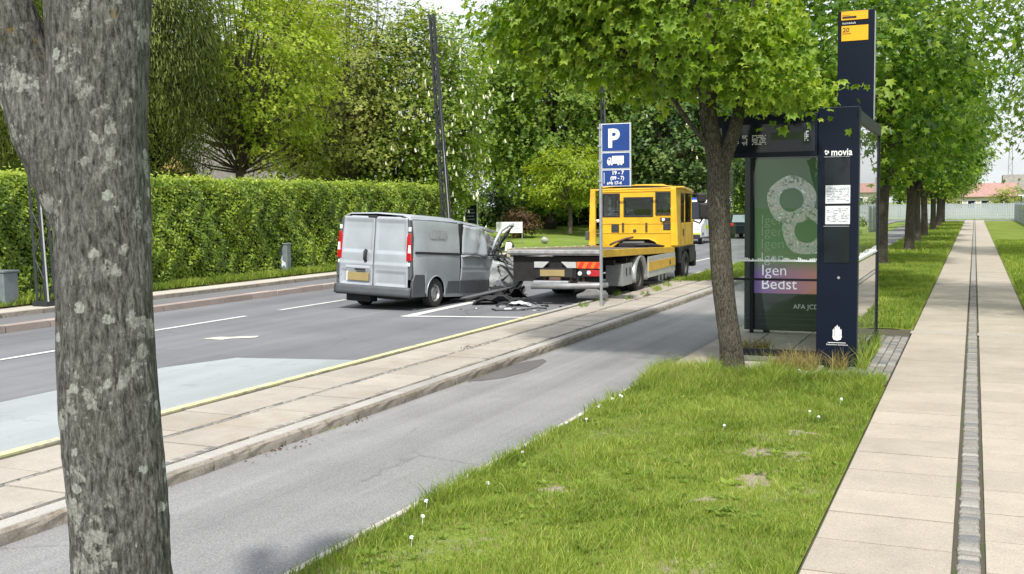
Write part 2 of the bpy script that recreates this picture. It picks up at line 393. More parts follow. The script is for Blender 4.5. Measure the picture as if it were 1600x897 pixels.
M['olive'] = leaf_mat('olive leaf', (.15, .18, .04), (.28, .32, .07), (.46, .49, .13), .45, .5, .3, .6)
M['chestnut'] = leaf_mat('chestnut leaf', (.10, .17, .022), (.22, .32, .045), (.38, .47, .09), .45, .45, .3, .5)
M['deep'] = leaf_mat('deep green leaf', (.065, .14, .02), (.17, .27, .04), (.31, .41, .075), .45, .5, .3, .4)
M['dark'] = leaf_mat('dark leaf', (.03, .068, .018), (.075, .14, .03), (.17, .24, .06), .25, .5, .3, .4)
M['conifer'] = leaf_mat('drooping conifer needles', (.055, .075, .022), (.13, .165, .042), (.24, .29, .075), .35, .6, .2, .5)
M['bronze'] = leaf_mat('bronze shrub leaf', (.05, .03, .018), (.11, .065, .035), (.17, .11, .05), .25, .5, .3, .5)
M['blossom'] = simple('chestnut candle blossom', (.72, .72, .56), .8, 0, .1, 20)
M['grass'] = leaf_mat('grass blade', (.07, .13, .02), (.225, .31, .042), (.47, .52, .14), .4, .55, .25, .8)
M['straw'] = leaf_mat('dry grass blade', (.18, .14, .05), (.32, .26, .11), (.5, .43, .2), .3, .7, .2)
M['puff'] = simple('dandelion clock', (.8, .8, .78), .9)
M['house_wall'] = simple('ochre render', (.55, .38, .15), .9, 0, .1, 2)
M['pale_wall'] = simple('pale render', (.62, .58, .52), .9, 0, .08, 2)
M['brick'] = simple('tan brick wall', (.42, .24, .12), .9, 0, .15, 5)
M['roof_grey'] = simple('grey fibre cement roof', (.25, .235, .22), .85, 0, .2, 3)
M['roof_red'] = simple('red tile roof', (.34, .20, .17), .85, 0, .15, 3)  # desaturated: distance haze is put into the tile colour
M['fence_wood'] = simple('weathered fence boards', (.33, .37, .38), .85, 0, .2, 4)

# ------------------------------------------------------------------ text and flat print
def text_obj(body, size, mat, parent, loc, rz=0, align='LEFT', name='lettering', sx=1.0, bold=0.0, extr=.0012):
    cu = bpy.data.curves.new(name, 'FONT'); cu.body = body; cu.size = size; cu.extrude = extr; cu.align_x = align; cu.offset = bold
    cu.resolution_u = 3
    t = bpy.data.objects.new('tmp', cu); COL.objects.link(t)
    dg = bpy.context.evaluated_depsgraph_get(); dg.update()
    me = bpy.data.meshes.new_from_object(t.evaluated_get(dg)); bpy.data.objects.remove(t)
    me.materials.clear(); me.materials.append(mat)
    o = bpy.data.objects.new(name, me); COL.objects.link(o); o.parent = parent
    o.matrix_local = Matrix.Translation(Vector(loc)) @ Matrix.Rotation(rz, 4, 'Z') @ Matrix.Rotation(R(90), 4, 'X') @ Matrix.Diagonal((sx, 1, 1, 1))
    return o

# ------------------------------------------------------------------ leaf clouds
MAPLE_V = [(0, 0, 0)]
for ang, r in [(-90, .10), (-50, .42), (-18, .80), (4, .58), (26, .66), (38, 1.0), (58, .68), (76, .80), (90, 1.15), (104, .80), (122, .68), (142, 1.0), (154, .66), (176, .58), (198, .80), (230, .42)]:
    MAPLE_V.append((r*math.cos(R(ang))*.62, r*math.sin(R(ang))*.62+.1, -.16*abs(math.cos(R(ang)))*r - .14*r*r))
MAPLE_F = [(0, i, i+1) for i in range(1, 16)]+[(0, 16, 1)]
SM = []
for ang, r in [(-90, .2), (-25, .7), (10, .42), (40, 1.0), (66, .55), (90, 1.15), (114, .55), (140, 1.0), (170, .42), (205, .7)]:
    SM.append((r*math.cos(R(ang))*.62, r*math.sin(R(ang))*.62+.05, -.15*abs(math.cos(R(ang)))*r))
SMALL_V = [(0, 0, 0)]+SM; SMALL_F = [(0, i, i+1) for i in range(1, 10)]+[(0, 10, 1)]
OVAL_V = [(0, -.5, 0), (.32, 0, -.06), (0, .6, -.03), (-.32, 0, -.06)]; OVAL_F = [(0, 1, 2), (0, 2, 3)]
TUFT_V = [(0, -.5, 0), (.30, -.12, .04), (0, .05, -.02), (.42, .35, -.1), (.02, .62, 0), (-.40, .38, -.1), (-.28, -.1, .04)]
TUFT_F = [(0, 1, 2), (2, 3, 4), (2, 4, 5), (0, 2, 6)]
NEED_V = [(-.07, -.5, 0), (.07, -.5, 0), (.13, .5, 0), (-.13, .5, 0)]; NEED_F = [(0, 1, 2, 3)]
def unit(v): return v/np.maximum(np.linalg.norm(v, axis=-1, keepdims=True), 1e-9)
def frames(nrm, tip):
    n = unit(nrm); t = unit(tip-(tip*n).sum(-1, keepdims=True)*n); x = np.cross(t, n)
    return np.stack([x, t, n], axis=-1)      # columns
def cloud_mesh(name, V, Fc, pos, fr, size, tint, mat):
    V = np.array(V, float); n = len(pos); k = len(V)
    P = np.einsum('nij,kj->nki', fr, V)*np.asarray(size).reshape(-1, 1, 1) + pos[:, None, :]
    me = bpy.data.meshes.new(name); me.vertices.add(n*k); me.vertices.foreach_set('co', P.astype(np.float32).ravel())
    fl = [len(f) for f in Fc]; idx = np.concatenate([np.array(f) for f in Fc])
    li = (idx[None, :]+(np.arange(n)*k)[:, None]).ravel()
    tot = np.tile(np.array(fl), n); st = np.concatenate([[0], np.cumsum(tot)[:-1]])
    me.loops.add(len(li)); me.loops.foreach_set('vertex_index', li.astype(np.int32))
    me.polygons.add(len(tot)); me.polygons.foreach_set('loop_start', st.astype(np.int32)); me.polygons.foreach_set('loop_total', tot.astype(np.int32))
    me.update(calc_edges=True)
    a = me.attributes.new('tint', 'FLOAT', 'POINT'); a.data.foreach_set('value', np.repeat(np.asarray(tint, np.float32), k))
    me.materials.append(mat); return me
def crown_clusters(n, ctr, rad, inner=.35, cut=None, low=None):
    out = []
    while len(out) < n:
        d = unit(rng.normal(size=3)); r = inner+(1-inner)*rng.random()**.55
        p = d*r
        if low is not None and p[2] < low: continue
        q = np.array(ctr)+p*np.array(rad)
        if cut is not None and not cut(q): continue
        out.append(q)
    return np.array(out)
def leaves_from(clusters, per, spread, ctr, droop=.5, jitter=.7, flat=.55):
    n = len(clusters)*per
    base = np.repeat(clusters, per, axis=0)
    off = rng.normal(size=(n, 3))*np.array([spread, spread, spread*flat])
    pos = base+off
    outw = unit(pos-np.array(ctr)+rng.normal(size=(n, 3))*.2)
    nrm = np.array([0, 0, 1.0])*(1-droop*.4)+outw*.7+rng.normal(size=(n, 3))*jitter*.6
    tip = outw+np.array([0, 0, -1.0])*droop*2+rng.normal(size=(n, 3))*jitter
    tint = .48+.21*rng.normal(size=n)+np.repeat(.16*rng.normal(size=len(clusters)), per)
    return pos, frames(nrm, tip), np.clip(tint, 0, 1)
def limbs_to(mb, start, pts, r0, n=6, wob=.12, bend=.35):
    s = np.array(start)
    for p in pts:
        L_ = np.linalg.norm(p-s); mid = s+(p-s)*.5+np.array([0, 0, -bend*.12*L_])+rng.normal(size=3)*wob*L_*.3
        q1 = s+(mid-s)*.5+rng.normal(size=3)*wob*L_*.12
        mb.tube([s, q1, mid, p], [r0, r0*.75, r0*.5, r0*.12], n, cap=False)

# ------------------------------------------------------------------ ground, roads, paths
def sheet(name, x0, x1, y0, y1, z, mat, nx=1, ny=1, zf=None, **k):
    mb = MB(); mb.grid(lambda u, v: (x0+(x1-x0)*u, y0+(y1-y0)*v, z+(zf(x0+(x1-x0)*u, y0+(y1-y0)*v) if zf else 0)), nx, ny)
    return mb.build(name, mat, **k)
sheet('ground', -1500, 1500, -400, 2200, -.06, M['lawn'], kind='structure')
ROAD_END = 119.0
sheet('road', -15.75, -7.5, -12, ROAD_END, 0, M['asphalt'], kind='structure')
sheet('cross_road', -60, 30, ROAD_END, ROAD_END+9, .0, M['asphalt'], kind='structure')
sheet('cycle_track', -5.7, -3.62, -8, ROAD_END, 0.002, M['cycle'], kind='structure')
sheet('far_cycle_track', -17.12, -16.02, -12, ROAD_END, .12, M['farcycle'], kind='structure')
# pale bus bay surface
mb = MB(); mb.add([(x, y, .004) for x, y in [(-7.62, 12.75), (-9.75, 12.3), (-10.12, 11.2), (-10.05, 8.3), (-10.1, -2), (-7.62, -2)]], [(0, 1, 2, 3, 4, 5)])
mb.build('bus_bay_surface', M['bay'], kind='structure')
# painted markings
def marking(name, poly, mat, z=.008):
    MB().add([(x, y, z) for x, y in poly], [tuple(range(len(poly)))]).build(name, mat, kind='structure')
def line(x, y0, y1, w=.12, mat='white_line'): marking('lane_line', [(x-w/2, y0), (x+w/2, y0), (x+w/2, y1), (x-w/2, y1)], M[mat])
line(-12.95, 6.0, 12.1); line(-13.38, 14.5, 17.2); line(-13.45, 18.4, 21.0); line(-13.4, 24, 27)
for k in range(12): line(-13.4, 30+k*7.5, 33+k*7.5)
for k in range(7): line(-9.5, 38+k*10, 44+k*10)
# worn road details
marking('parking_bay_line', [(-10.32, 18.05), (-10.08, 18.05), (-10.16, 21.6), (-10.40, 21.6)], M['white_line'])
marking('parking_bay_line', [(-10.07, 18.08), (-10.07, 18.26), (-7.62, 18.72), (-7.62, 18.58)], M['white_line'], .009)
marking('road_arrow', [(-11.72, 13.92), (-11.62, 14.22), (-11.45, 14.25), (-11.05, 14.55), (-10.98, 14.36), (-11.32, 14.08), (-11.33, 13.93)], M['cream_line'])
# manhole cover marks on road / asphalt repair
mb = MB(); pp = [(-5.68, 11.55), (-5.55, 11.62), (-5.36, 11.95), (-5.27, 12.5), (-5.30, 13.0), (-5.38, 13.45), (-5.5, 13.62), (-5.62, 13.35), (-5.69, 13.0)]
vs = [(x, y, .006) for x, y in pp]+[(-5.5, 12.5, .035)]
mb.add(vs, [(i, (i+1) % len(pp), len(pp)) for i in range(len(pp))]); mb.build('asphalt_repair', M['patch'], kind='structure', smooth=True)
marking('asphalt_repair', [(-3.74, 12.0), (-3.66, 12.2), (-3.64, 14.6), (-3.72, 14.4), (-3.86, 14.0), (-3.80, 13.2)], M['patch'], .006)

# --- island between road and cycle track
island = MB().box(-7.48, -5.74, -8, 27.5, -.05, .085).build('island_pavement', M['joint'], kind='structure')
isl_z = .085
def slab_mesh(name, w, l, h, mat, bev=.006):
    mb = MB(); b = bev
    vs = [(-w/2, -l/2, 0), (w/2, -l/2, 0), (w/2, l/2, 0), (-w/2, l/2, 0), (-w/2, -l/2, h-b), (w/2, -l/2, h-b), (w/2, l/2, h-b), (-w/2, l/2, h-b),
          (-w/2+b, -l/2+b, h), (w/2-b, -l/2+b, h), (w/2-b, l/2-b, h), (-w/2+b, l/2-b, h)]
    mb.add(vs, [(0, 1, 5, 4), (1, 2, 6, 5), (2, 3, 7, 6), (3, 0, 4, 7), (4, 5, 9, 8), (5, 6, 10, 9), (6, 7, 11, 10), (7, 4, 8, 11), (8, 9, 10, 11)])
    return mb.mesh(name, mat)
isl_slab = slab_mesh('slab', .655, .775, .02, M['slab_island'], .0015)
y = 4.0
while y < 27.3:
    for x in (-7.02, -6.28):
        if x > -6.5 and False: pass
        inst('slab', isl_slab, island, (x, y+(.4 if x > -6.5 else 0), isl_z+random.uniform(-.003, .005)), (random.uniform(-.005, .005), random.uniform(-.005, .005), random.uniform(-.006, .006)))
    y += .80
sett_a = slab_mesh('sett', .09, .13, .02, M['sett'], .014)
y = 4.3; k = 0
while y < 27 and k < 290:
    inst('sett', sett_a, island, (-6.65+random.uniform(-.006, .006), y, isl_z+random.uniform(-.004, .004)), (0, 0, random.uniform(-.06, .06)), (.7, random.uniform(.85, 1.05), 1)); k += 1
    if y < 17:
        inst('sett', sett_a, island, (-5.98+random.uniform(-.006, .006), y+.05, isl_z+random.uniform(-.003, .005)), (0, 0, random.uniform(-.06, .06)), (.8, random.uniform(.85, 1.08), 1)); k += 1
    y += .14
mb = MB(); y = 17.1
while y < 27:
    mb.box(-6.03, -5.94, y, y+.12, isl_z, isl_z+.02); y += .14
mb.build('sett', M['sett'], island, kind='stuff')
# kerb stones towards the cycle track
def kerb_mesh(name, w, l, h, mat):
    mb = MB(); n = 6; vs = []; rr = random.Random(5)
    for i in range(n+1):
        yy = -l/2+l*i/n; j = lambda s=.003: rr.uniform(-s, s)*.5
        vs += [(w/2+j(.012), yy, -.02), (w/2+j(.012), yy, h*.5+j()), (w/2-.004+j(.008), yy, h-.022), (w/2-.022+j(.008), yy, h+j(.002)), (-w/2, yy, h), (-w/2, yy, -.02)]
    fs = [(i*6+k, i*6+k+1, (i+1)*6+k+1, (i+1)*6+k) for i in range(n) for k in range(5)]+[(5, 4, 3, 2, 1, 0), tuple(n*6+k for k in range(6))]
    return mb.add(vs, fs).mesh(name, mat)
kerb_m = [kerb_mesh('kerb_stone', .20, L_, .105, M['kerb']) for L_ in (.98, 1.22)]
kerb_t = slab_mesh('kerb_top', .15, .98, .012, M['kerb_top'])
y = 3.4; k = 0
while y < 60:
    L_ = .98 if k % 2 else 1.22
    o = inst('kerb_stone', kerb_m[0 if k % 2 else 1], island, (-5.80, y+L_/2, .0), (0, 0, random.uniform(-.006, .006)))
    inst('kerb_top', kerb_t, o, (-.005, 0, .1), (0, 0, 0), (1, L_/.98, 1))
    y += L_+.012; k += 1
# kerb towards the road, painted yellow along the bus bay
kr = MB().box(-.06, .06, -.49, .49, 0, .1).mesh('kerb_stone', M['kerb_top'])
ky = MB().box(-.058, .052, -.499, .499, 0, .104).mesh('yellow_kerb_stone', M['yellow_line'])
for k in range(48):
    yy = -2+k*1.0
    yel = 1
    if 13.0 < yy < 14.0: yel = 0
    if yy > 18.2: yel = 0
    inst('yellow_kerb_stone' if yel else 'kerb_stone', ky if yel else kr, island, (-7.53+random.uniform(-.004, .004), yy, 0), (0, 0, random.uniform(-.004, .004)))

# --- far side kerbs, cycle track, pavement, bank
kf = MB().box(-.14, .14, -.49, .49, -.02, .125).mesh('kerb_stone', M['kerb_far'])
far_pav = MB().box(-17.95, -17.12, -12, 42, -.05, .20).build('far_pavement', M['concrete'], kind='structure')
fk = empty('far_kerb', (0, 0, 0), kind='structure')
for k in range(62): inst('kerb_stone', kf, fk, (-15.89+random.uniform(-.012, .012), 1+k*1.0, random.uniform(-.006, .006)))
MB().box(-16.03, -15.75, 63, ROAD_END, -.02, .12).build('kerb_stone', M['kerb_far'], fk, kind='stuff')
kf2 = MB().box(-.07, .07, -.49, .49, 0, .092).mesh('kerb_stone', M['kerb'])
for k in range(44): inst('kerb_stone', kf2, far_pav, (-17.09, 1+k*1.0, .118+random.uniform(-.004, .004)))
sheet('far_bank', -20.5, -17.93, -12, 42, .20, M['bank'], 14, 90, lambda x, y: .10*min(1, (-17.93-x)/.8)+.05*mnoise.noise((x*2, y*.7, 0)), kind='structure')

# --- near verge, path
BARE = [(-2.0, 9.0, .55, .22), (-1.55, 8.0, .35, .45), (-1.75, 9.6, .5, .12), (-1.35, 8.9, .25, .3), (-2.75, 8.7, .14, .14), (-2.9, 6.9, .5, .25), (-1.7, 6.6, .5, .12), (-1.85, 7.4, .2, .15), (-2.6, 7.6, .3, .12)]
BARE = [(-1.46, 8.85, .30, .15), (-1.50, 8.05, .12, .30), (-1.35, 9.75, .22, .07), (-2.42, 9.35, .09, .07), (-2.75, 7.2, .22, .06), (-1.75, 7.25, .2, .05)]
def bare(x, y):
    x, y = np.asarray(x, float), np.asarray(y, float); b = 0*x
    u = x+.05*np.sin(17*y+3*np.sin(13*x))+.03*np.sin(41*y+29*x); v = y+.07*np.sin(15*x+2*np.sin(11*y))+.03*np.sin(37*x-19*y)
    for cx, cy, a, c in BARE:
        d = ((u-cx)/(a*.8))**2+((v-cy)/(c*.9))**2; b = np.maximum(b, np.exp(-d*1.3))
    thin = .34*np.clip(np.sin(2.3*u+1.2*np.sin(1.9*v))*np.sin(1.7*v+2.2*np.sin(1.3*u)), 0, 1)*(v < 10.5)
    return np.clip(b+thin, 0, 1)
def verge(name, x0, x1, y0, y1, nx, ny, zb=.02, **k):
    def zf(x, y):
        e = min(1, (x-x0)/.25, (x1-x)/.15); return .03*max(0, e)+.015*mnoise.noise((x*1.3, y*1.3, 4))
    o = sheet(name, x0, x1, y0, y1, zb, M['turf'], nx, ny, zf, kind='structure')
    co = np.zeros(len(o.data.vertices)*3, np.float32); o.data.vertices.foreach_get('co', co); co = co.reshape(-1, 3)
    a = o.data.attributes.new('bare', 'FLOAT', 'POINT'); a.data.foreach_set('value', np.array(bare(co[:, 0], co[:, 1]), np.float32)+.0*co[:, 0])
    a.data.foreach_set('value', np.array(bare(co[:, 0], co[:, 1])*(co[:, 1] < 12.6)*(co[:, 0] < 0), np.float32))
    return o
verge('verge_soil', -3.60, -.90, 3, 12.75, 110, 380)
verge('verge_soil', -3.60, -.90, -6, 3, 10, 30)
verge('verge_soil', -3.60, -.90, 18.45, ROAD_END-1, 10, 150)
verge('verge_soil', .92, 5.2, 9, ROAD_END-1, 12, 150)
verge('verge_soil', -7.5, -6.0, 27.5, 70, 6, 60)
# verge edging line against the cycle track
edge = MB().box(-3.64, -3.585, -8, ROAD_END, -.02, .035).build('verge_edging', M['concrete'], kind='structure')
# the path
path = MB().box(-.89, .91, -6, ROAD_END+3, -.05, .03).build('footpath', M['joint'], kind='structure')
ps = slab_mesh('slab', .788, .604, .02, M['slab'], .0015)
y = 3.9; rowi = 0
while y < 34:
    mark = 17.5 < y < 18.4
    for x in (-.4775, .4965):
        off = .31 if x > 0 else 0
        inst('slab', ps, path, (x, y+off, .031+random.uniform(-.0015, .002)), (random.uniform(-.002, .002), 0, random.uniform(-.002, .002)))
    y += .625
mb = MB()
while y < ROAD_END+2.6:
    for x in (-.4775, .4965): mb.box(x-.397, x+.397, y-.31, y+.31, .03, .05)
    y += .625
mb.build('slab', M['slab'], path, kind='stuff')
ss = slab_mesh('sett', .128, .072, .022, M['sett'], .012)
y = 5.4; k = 0
while k < 298:
    inst('sett', ss, path, (.010+random.uniform(-.004, .004), y, .032+random.uniform(-.004, .002)), (random.uniform(-.03, .03), random.uniform(-.04, .04), random.uniform(-.05, .05)), (random.uniform(.93, 1.03), random.uniform(.7, 1.08), 1))
    y += random.uniform(.078, .088); k += 1
mb = MB()
while y < ROAD_END+2: mb.box(-.05, .068, y, y+.16, .03, .052); y += .19
mb.build('sett', M['sett'], path, kind='stuff')
# band of darker stones across the path by the shelter
band = simple('darker crossing stone', (.36, .33, .29), .9, 0, .1, 9)
bm_ = MB().box(-.2, .2, -.17, .17, 0, .006).mesh('cross_stone', band)
for k, x in enumerate((-.7, -.28, .28, .7)): inst('cross_stone', bm_, path, (x, 18.0, .0505))

# --- shelter platform
plat = MB().box(-3.64, -.90, 12.75, 18.45, -.05, .035).build('shelter_pavement', M['joint'], kind='structure')
pl = slab_mesh('slab', .615, .615, .02, M['slab_island'])
for i in range(3):
    for j in range(9): inst('slab', pl, plat, (-3.30+i*.63, 13.08+j*.63, .036), (0, 0, random.uniform(-.006, .006)))
s3 = slab_mesh('sett', .1, .15, .022, M['sett'], .012)
for i in range(7):
    for j in range(28):
        inst('sett', s3, plat, (-1.60+i*.109, 12.86+j*.163+(i % 2)*.05, .034+random.uniform(-.003, .004)), (0, 0, random.uniform(-.05, .05)))

# park lawn on the left, beyond the hedge
sheet('park_lawn', -75, -17.93, 42, 112, .12, M['lawn'], 40, 40, lambda x, y: 1.15*max(0, min(1, (y-48)/30))*max(0, min(1, (-18.5-x)/4)), kind='structure')
sheet('garden_ground', -75, -20.5, -12, 42, .1, M['bank'], kind='structure')

# ------------------------------------------------------------------ grass blades
BL_V = [(-.5, 0, 0), (.5, 0, 0), (-.36, .0, .55), (.36, .0, .55), (0, .0, 1.0)]
def blades(name, n, region, hmean, wid, mat, label, cat, clump=1.3, dens=None, lean=.35, zb=.045, parent=None, kind='stuff'):
    x0, x1, y0, y1 = region
    P = np.stack([x0+(x1-x0)*rng.random(n), y0+(y1-y0)*rng.random(n)], 1)
    if dens is not None: P = P[rng.random(len(P)) < dens(P[:, 0], P[:, 1])]
    n = len(P)
    f1 = np.sin(P[:, 0]*5.1+1.3*np.sin(P[:, 1]*2.3))*np.sin(P[:, 1]*3.7+1.7*np.sin(P[:, 0]*2.9))
    f2 = np.sin(P[:, 0]*13+2*np.sin(P[:, 1]*7.1))*np.sin(P[:, 1]*11+2*np.sin(P[:, 0]*6.3))
    h = hmean*(.65+.7*rng.random(n))*(1+.35*f1+.3*f2)
    if callable(clump): h = h*clump(P[:, 0], P[:, 1])
    h = np.maximum(h, .012)
    yaw = rng.random(n)*2*np.pi; ln = (rng.random(n)**.7)*lean*2+.08; c, s = np.cos(yaw), np.sin(yaw)
    la = rng.random(n)*2*np.pi; lx, ly = np.cos(la)*ln, np.sin(la)*ln
    w = wid*(.7+.6*rng.random(n))
    V = np.zeros((n, 5, 3))
    for i, (a, _, z) in enumerate(BL_V):
        V[:, i, 0] = P[:, 0]+a*w*c+lx*h*z**1.7; V[:, i, 1] = P[:, 1]+a*w*s+ly*h*z**1.7; V[:, i, 2] = zb+h*z*(1-.25*ln*z)
    k = 5; me = bpy.data.meshes.new(name); me.vertices.add(n*k); me.vertices.foreach_set('co', V.astype(np.float32).ravel())
    fi = np.array([0, 1, 3, 2, 2, 3, 4]); li = (fi[None]+(np.arange(n)*k)[:, None]).ravel()
    me.loops.add(len(li)); me.loops.foreach_set('vertex_index', li.astype(np.int32))
    tot = np.tile([4, 3], n); st = np.concatenate([[0], np.cumsum(tot)[:-1]])
    me.polygons.add(2*n); me.polygons.foreach_set('loop_start', st.astype(np.int32)); me.polygons.foreach_set('loop_total', tot.astype(np.int32)); me.update(calc_edges=True)
    big = np.sin(P[:, 0]*1.7+2.1*np.sin(P[:, 1]*.9))*np.sin(P[:, 1]*1.3+.7)
    t = np.clip(.46+.17*rng.normal(size=n)+.10*f1+.13*big, 0, 1)
    a = me.attributes.new('tint', 'FLOAT', 'POINT'); a.data.foreach_set('value', np.repeat(t.astype(np.float32), k))
    me.materials.append(mat); o = bpy.data.objects.new(name, me); COL.objects.link(o); o.parent = parent
    return tag(o, label, cat, None, kind)
def near_tall(x, y):
    e1 = np.exp(-((y-12.4)/.75)**2)*1.6; e2 = np.exp(-((x+3.5)/.18)**2)*.6; e3 = np.exp(-((x+2.75)**2+(y-13.1)**2)/.9)*1.3
    return 1+e1+e2+e3-.4*bare(x, y)
blades('verge_grass', 150000, (-3.56, -.90, 4.0, 13.0), .050, .0055, M['grass'], 'bright green rough grass of the verge between the cycle track and the footpath', 'grass', near_tall, lambda x, y: (1-.97*np.clip(bare(x, y)*1.5, 0, 1))*(.72+.28*np.sin(x*4.3+np.sin(y*3)*1.5)*np.sin(y*2.9+x)))
def clumpd(x, y): return (np.sin(x*6.1+2*np.sin(y*3.3))*np.sin(y*5.3+1.9*np.sin(x*4.7)) > .35)*(1-np.clip(bare(x, y)*1.6, 0, 1))
blades('verge_grass', 52000, (-3.56, -.92, 4.0, 12.8), .088, .0065, M['grass'], 'taller tufts standing out of the near verge grass', 'grass', near_tall, clumpd, lean=.5)
blades('verge_grass', 15000, (-3.5, -.95, 4.5, 12.6), .050, .004, M['straw'], 'dry straw coloured blades scattered through the near verge', 'grass', near_tall)
blades('verge_grass', 110000, (-3.56, -.92, 18.5, 44), .10, .013, M['grass'], 'long grass of the verge beyond the bus shelter under the tree row', 'grass', 1.0)
blades('verge_grass', 25000, (-3.56, -.92, 44, 110), .13, .035, M['grass'], 'far grass strip along the distant tree trunks', 'grass', 1.0)
blades('verge_grass', 60000, (.96, 4.6, 14, 60), .12, .02, M['grass'], 'rough grass along the right side of the footpath', 'grass', 1.0)
blades('verge_grass', 22000, (-7.45, -6.1, 27.6, 60), .11, .02, M['grass'], 'grass strip between the road and cycle track ahead of the tow truck', 'grass', 1.0)
blades('bank_grass', 42000, (-18.5, -17.95, 8, 40), .15, .02, M['grass'], 'shaggy grass at the foot of the clipped hedge', 'grass', 1.0, zb=.24)
blades('weeds', 2600, (-7.5, -6.75, 19.3, 27.4), .11, .014, M['grass'], 'weeds growing in the island paving beside the tow truck', 'weeds', 1.0, lambda x, y: (np.sin(x*9+y*3)*np.sin(y*2.2+1) > .45)*1.0, zb=.08)
blades('weeds', 700, (-5.79, -5.66, 5, 20), .035, .008, M['grass'], 'thin weeds along the foot of the island kerb', 'weeds', 1.0, lambda x, y: (np.sin(y*2.2+1) > .5)*1.0, zb=.0)
blades('dry_grass', 900, (-2.35, -1.78, 13.35, 13.8), .22, .006, M['straw'], 'dry brown grass tuft left of the shelter pillar foot', 'grass', 1.0, lean=.5)
blades('dry_grass', 160, (-1.62, -1.42, 13.55, 13.75), .38, .009, M['straw'], 'straw coloured grass clump right in front of the shelter pillar', 'grass', 1.0, lean=.55)
blades('dry_grass', 420, (-1.32, -1.2, 13.6, 16.2), .25, .008, M['grass'], 'grass growing along the foot of the shelter side glass', 'grass', 1.0, lean=.4)
blades('dry_grass', 500, (-3.2, -2.6, 14.6, 15.1), .2, .008, M['straw'], 'dry grass tuft inside the shelter below the poster', 'grass', 1.0, lean=.5)
def rosettes(name, n, region, size, mat, label):
    x0, x1, y0, y1 = region; P = np.stack([x0+(x1-x0)*rng.random(n), y0+(y1-y0)*rng.random(n)], 1)
    P = P[np.sin(P[:, 0]*3.1+P[:, 1])*np.sin(P[:, 1]*2.3+1.7*P[:, 0]) > .1]; n = len(P)*6
    b_ = np.repeat(P, 6, 0); a = np.tile(np.arange(6)*1.05, len(P))+rng.random(n)*.6; sz = size*(.6+.8*rng.random(n))
    d = np.stack([np.cos(a), np.sin(a), .35*np.ones(n)], 1); pos = np.concatenate([b_, np.full((n, 1), .062)], 1)+d*sz[:, None]*.55
    fr = frames(np.stack([-.4*np.cos(a), -.4*np.sin(a), np.ones(n)], 1)+rng.normal(size=(n, 3))*.2, d)
    inst(name, cloud_mesh(name, OVAL_V, OVAL_F, pos, fr, sz, np.clip(.5+.2*rng.normal(size=n), 0, 1), mat), label=label, cat='weeds', kind='stuff')
rosettes('broadleaf_weeds', 700, (-3.5, -.95, 4.6, 12.6), .036, M['deep'], 'small dark broadleaf weeds and clover among the near verge grass')
rosettes('broadleaf_weeds', 70, (-3.5, -.95, 4.6, 12.6), .06, M['chestnut'], 'larger dandelion leaf rosettes in the near verge grass')
# dandelion clocks
pm = MB()
for i in range(14):
    a, b = random.uniform(0, 6.28), random.uniform(-.6, 1.5); pm.tube([(0, 0, .12), (.018*math.cos(a)*math.cos(b), .018*math.sin(a)*math.cos(b), .12+.018*math.sin(b))], [.006, .009], 4)
pm.tube([(0, 0, 0), (.01, 0, .06), (0, 0, .115)], .002, 4)
pm = pm.mesh('dandelion', M['puff'])
spots = [(-3.5+random.uniform(-.05, .25), 9.3+i*.17+random.uniform(-.1, .1)) for i in range(9)]+[(-1.45, 10.6), (-1.35, 10.35), (-3.42, 6.3), (-3.3, 6.0), (-3.15, 5.6), (-2.1, 9.6), (-3.4, 8.0), (-3.25, 6.9), (-1.5, 12.6), (-2.25, 12.5), (-1.9, 13.0), (-1.25, 11.2)]
for x, y in spots:
    inst('dandelion', pm, None, (x, y, .03), (random.uniform(-.4, .4), random.uniform(-.4, .4), random.uniform(0, 6)), (.75, .75, random.uniform(.5, .85)),
         label='white dandelion clock standing in the near grass verge', cat='dandelion', group='dandelion clocks in the verge')

# ------------------------------------------------------------------ wheels
def wheel(parent, c, r, w, side, name='wheel', rimr=.62, holes=8, rmat='rim'):
    """side +1: outer face towards +x"""
    t = MB(); s = side
    t.lathe_x([(-s*w/2, rimr*r), (-s*w/2, r*.93), (-s*w*.36, r), (s*w*.36, r), (s*w/2, r*.93), (s*w*.52, r*.8), (s*w/2, rimr*r), (s*w*.36, rimr*r*.97)], (0, 0, 0), 28)
    o = t.build(name, M['rubber'], parent, smooth=True, auto=40); o.location = c
    rm = MB(); rr = rimr*r
    rm.lathe_x([(s*w*.40, rr), (s*w*.42, rr*.93), (s*w*.22, rr*.86), (s*w*.24, rr*.55), (s*w*.34, rr*.42), (s*w*.36, rr*.2), (s*w*.36, 0.001)], (0, 0, 0), 24)
    rm.build('rim', M[rmat], o, smooth=True, auto=30)
    hl = MB()
    for k in range(holes):
        a = 2*math.pi*k/holes; y, z = math.cos(a)*rr*.70, math.sin(a)*rr*.70
        hl.tube([(s*w*.20, y, z), (s*w*.245, y, z)], rr*.105, 8)
    hl.build('rim_hole', M['under'], o, kind='stuff')
    return o

# ------------------------------------------------------------------ crashed van
van = empty('crashed_van', (-11.5, 20.05, 0), R(-3.0), label='silver panel van with its front right corner torn open, beside the tow truck', cat='van')
TV = Matrix.Translation((0, 0, .42)) @ Matrix.Rotation(R(-3.6), 4, 'X') @ Matrix.Rotation(R(2.2), 4, 'Y') @ Matrix.Translation((0, 0, -.42))
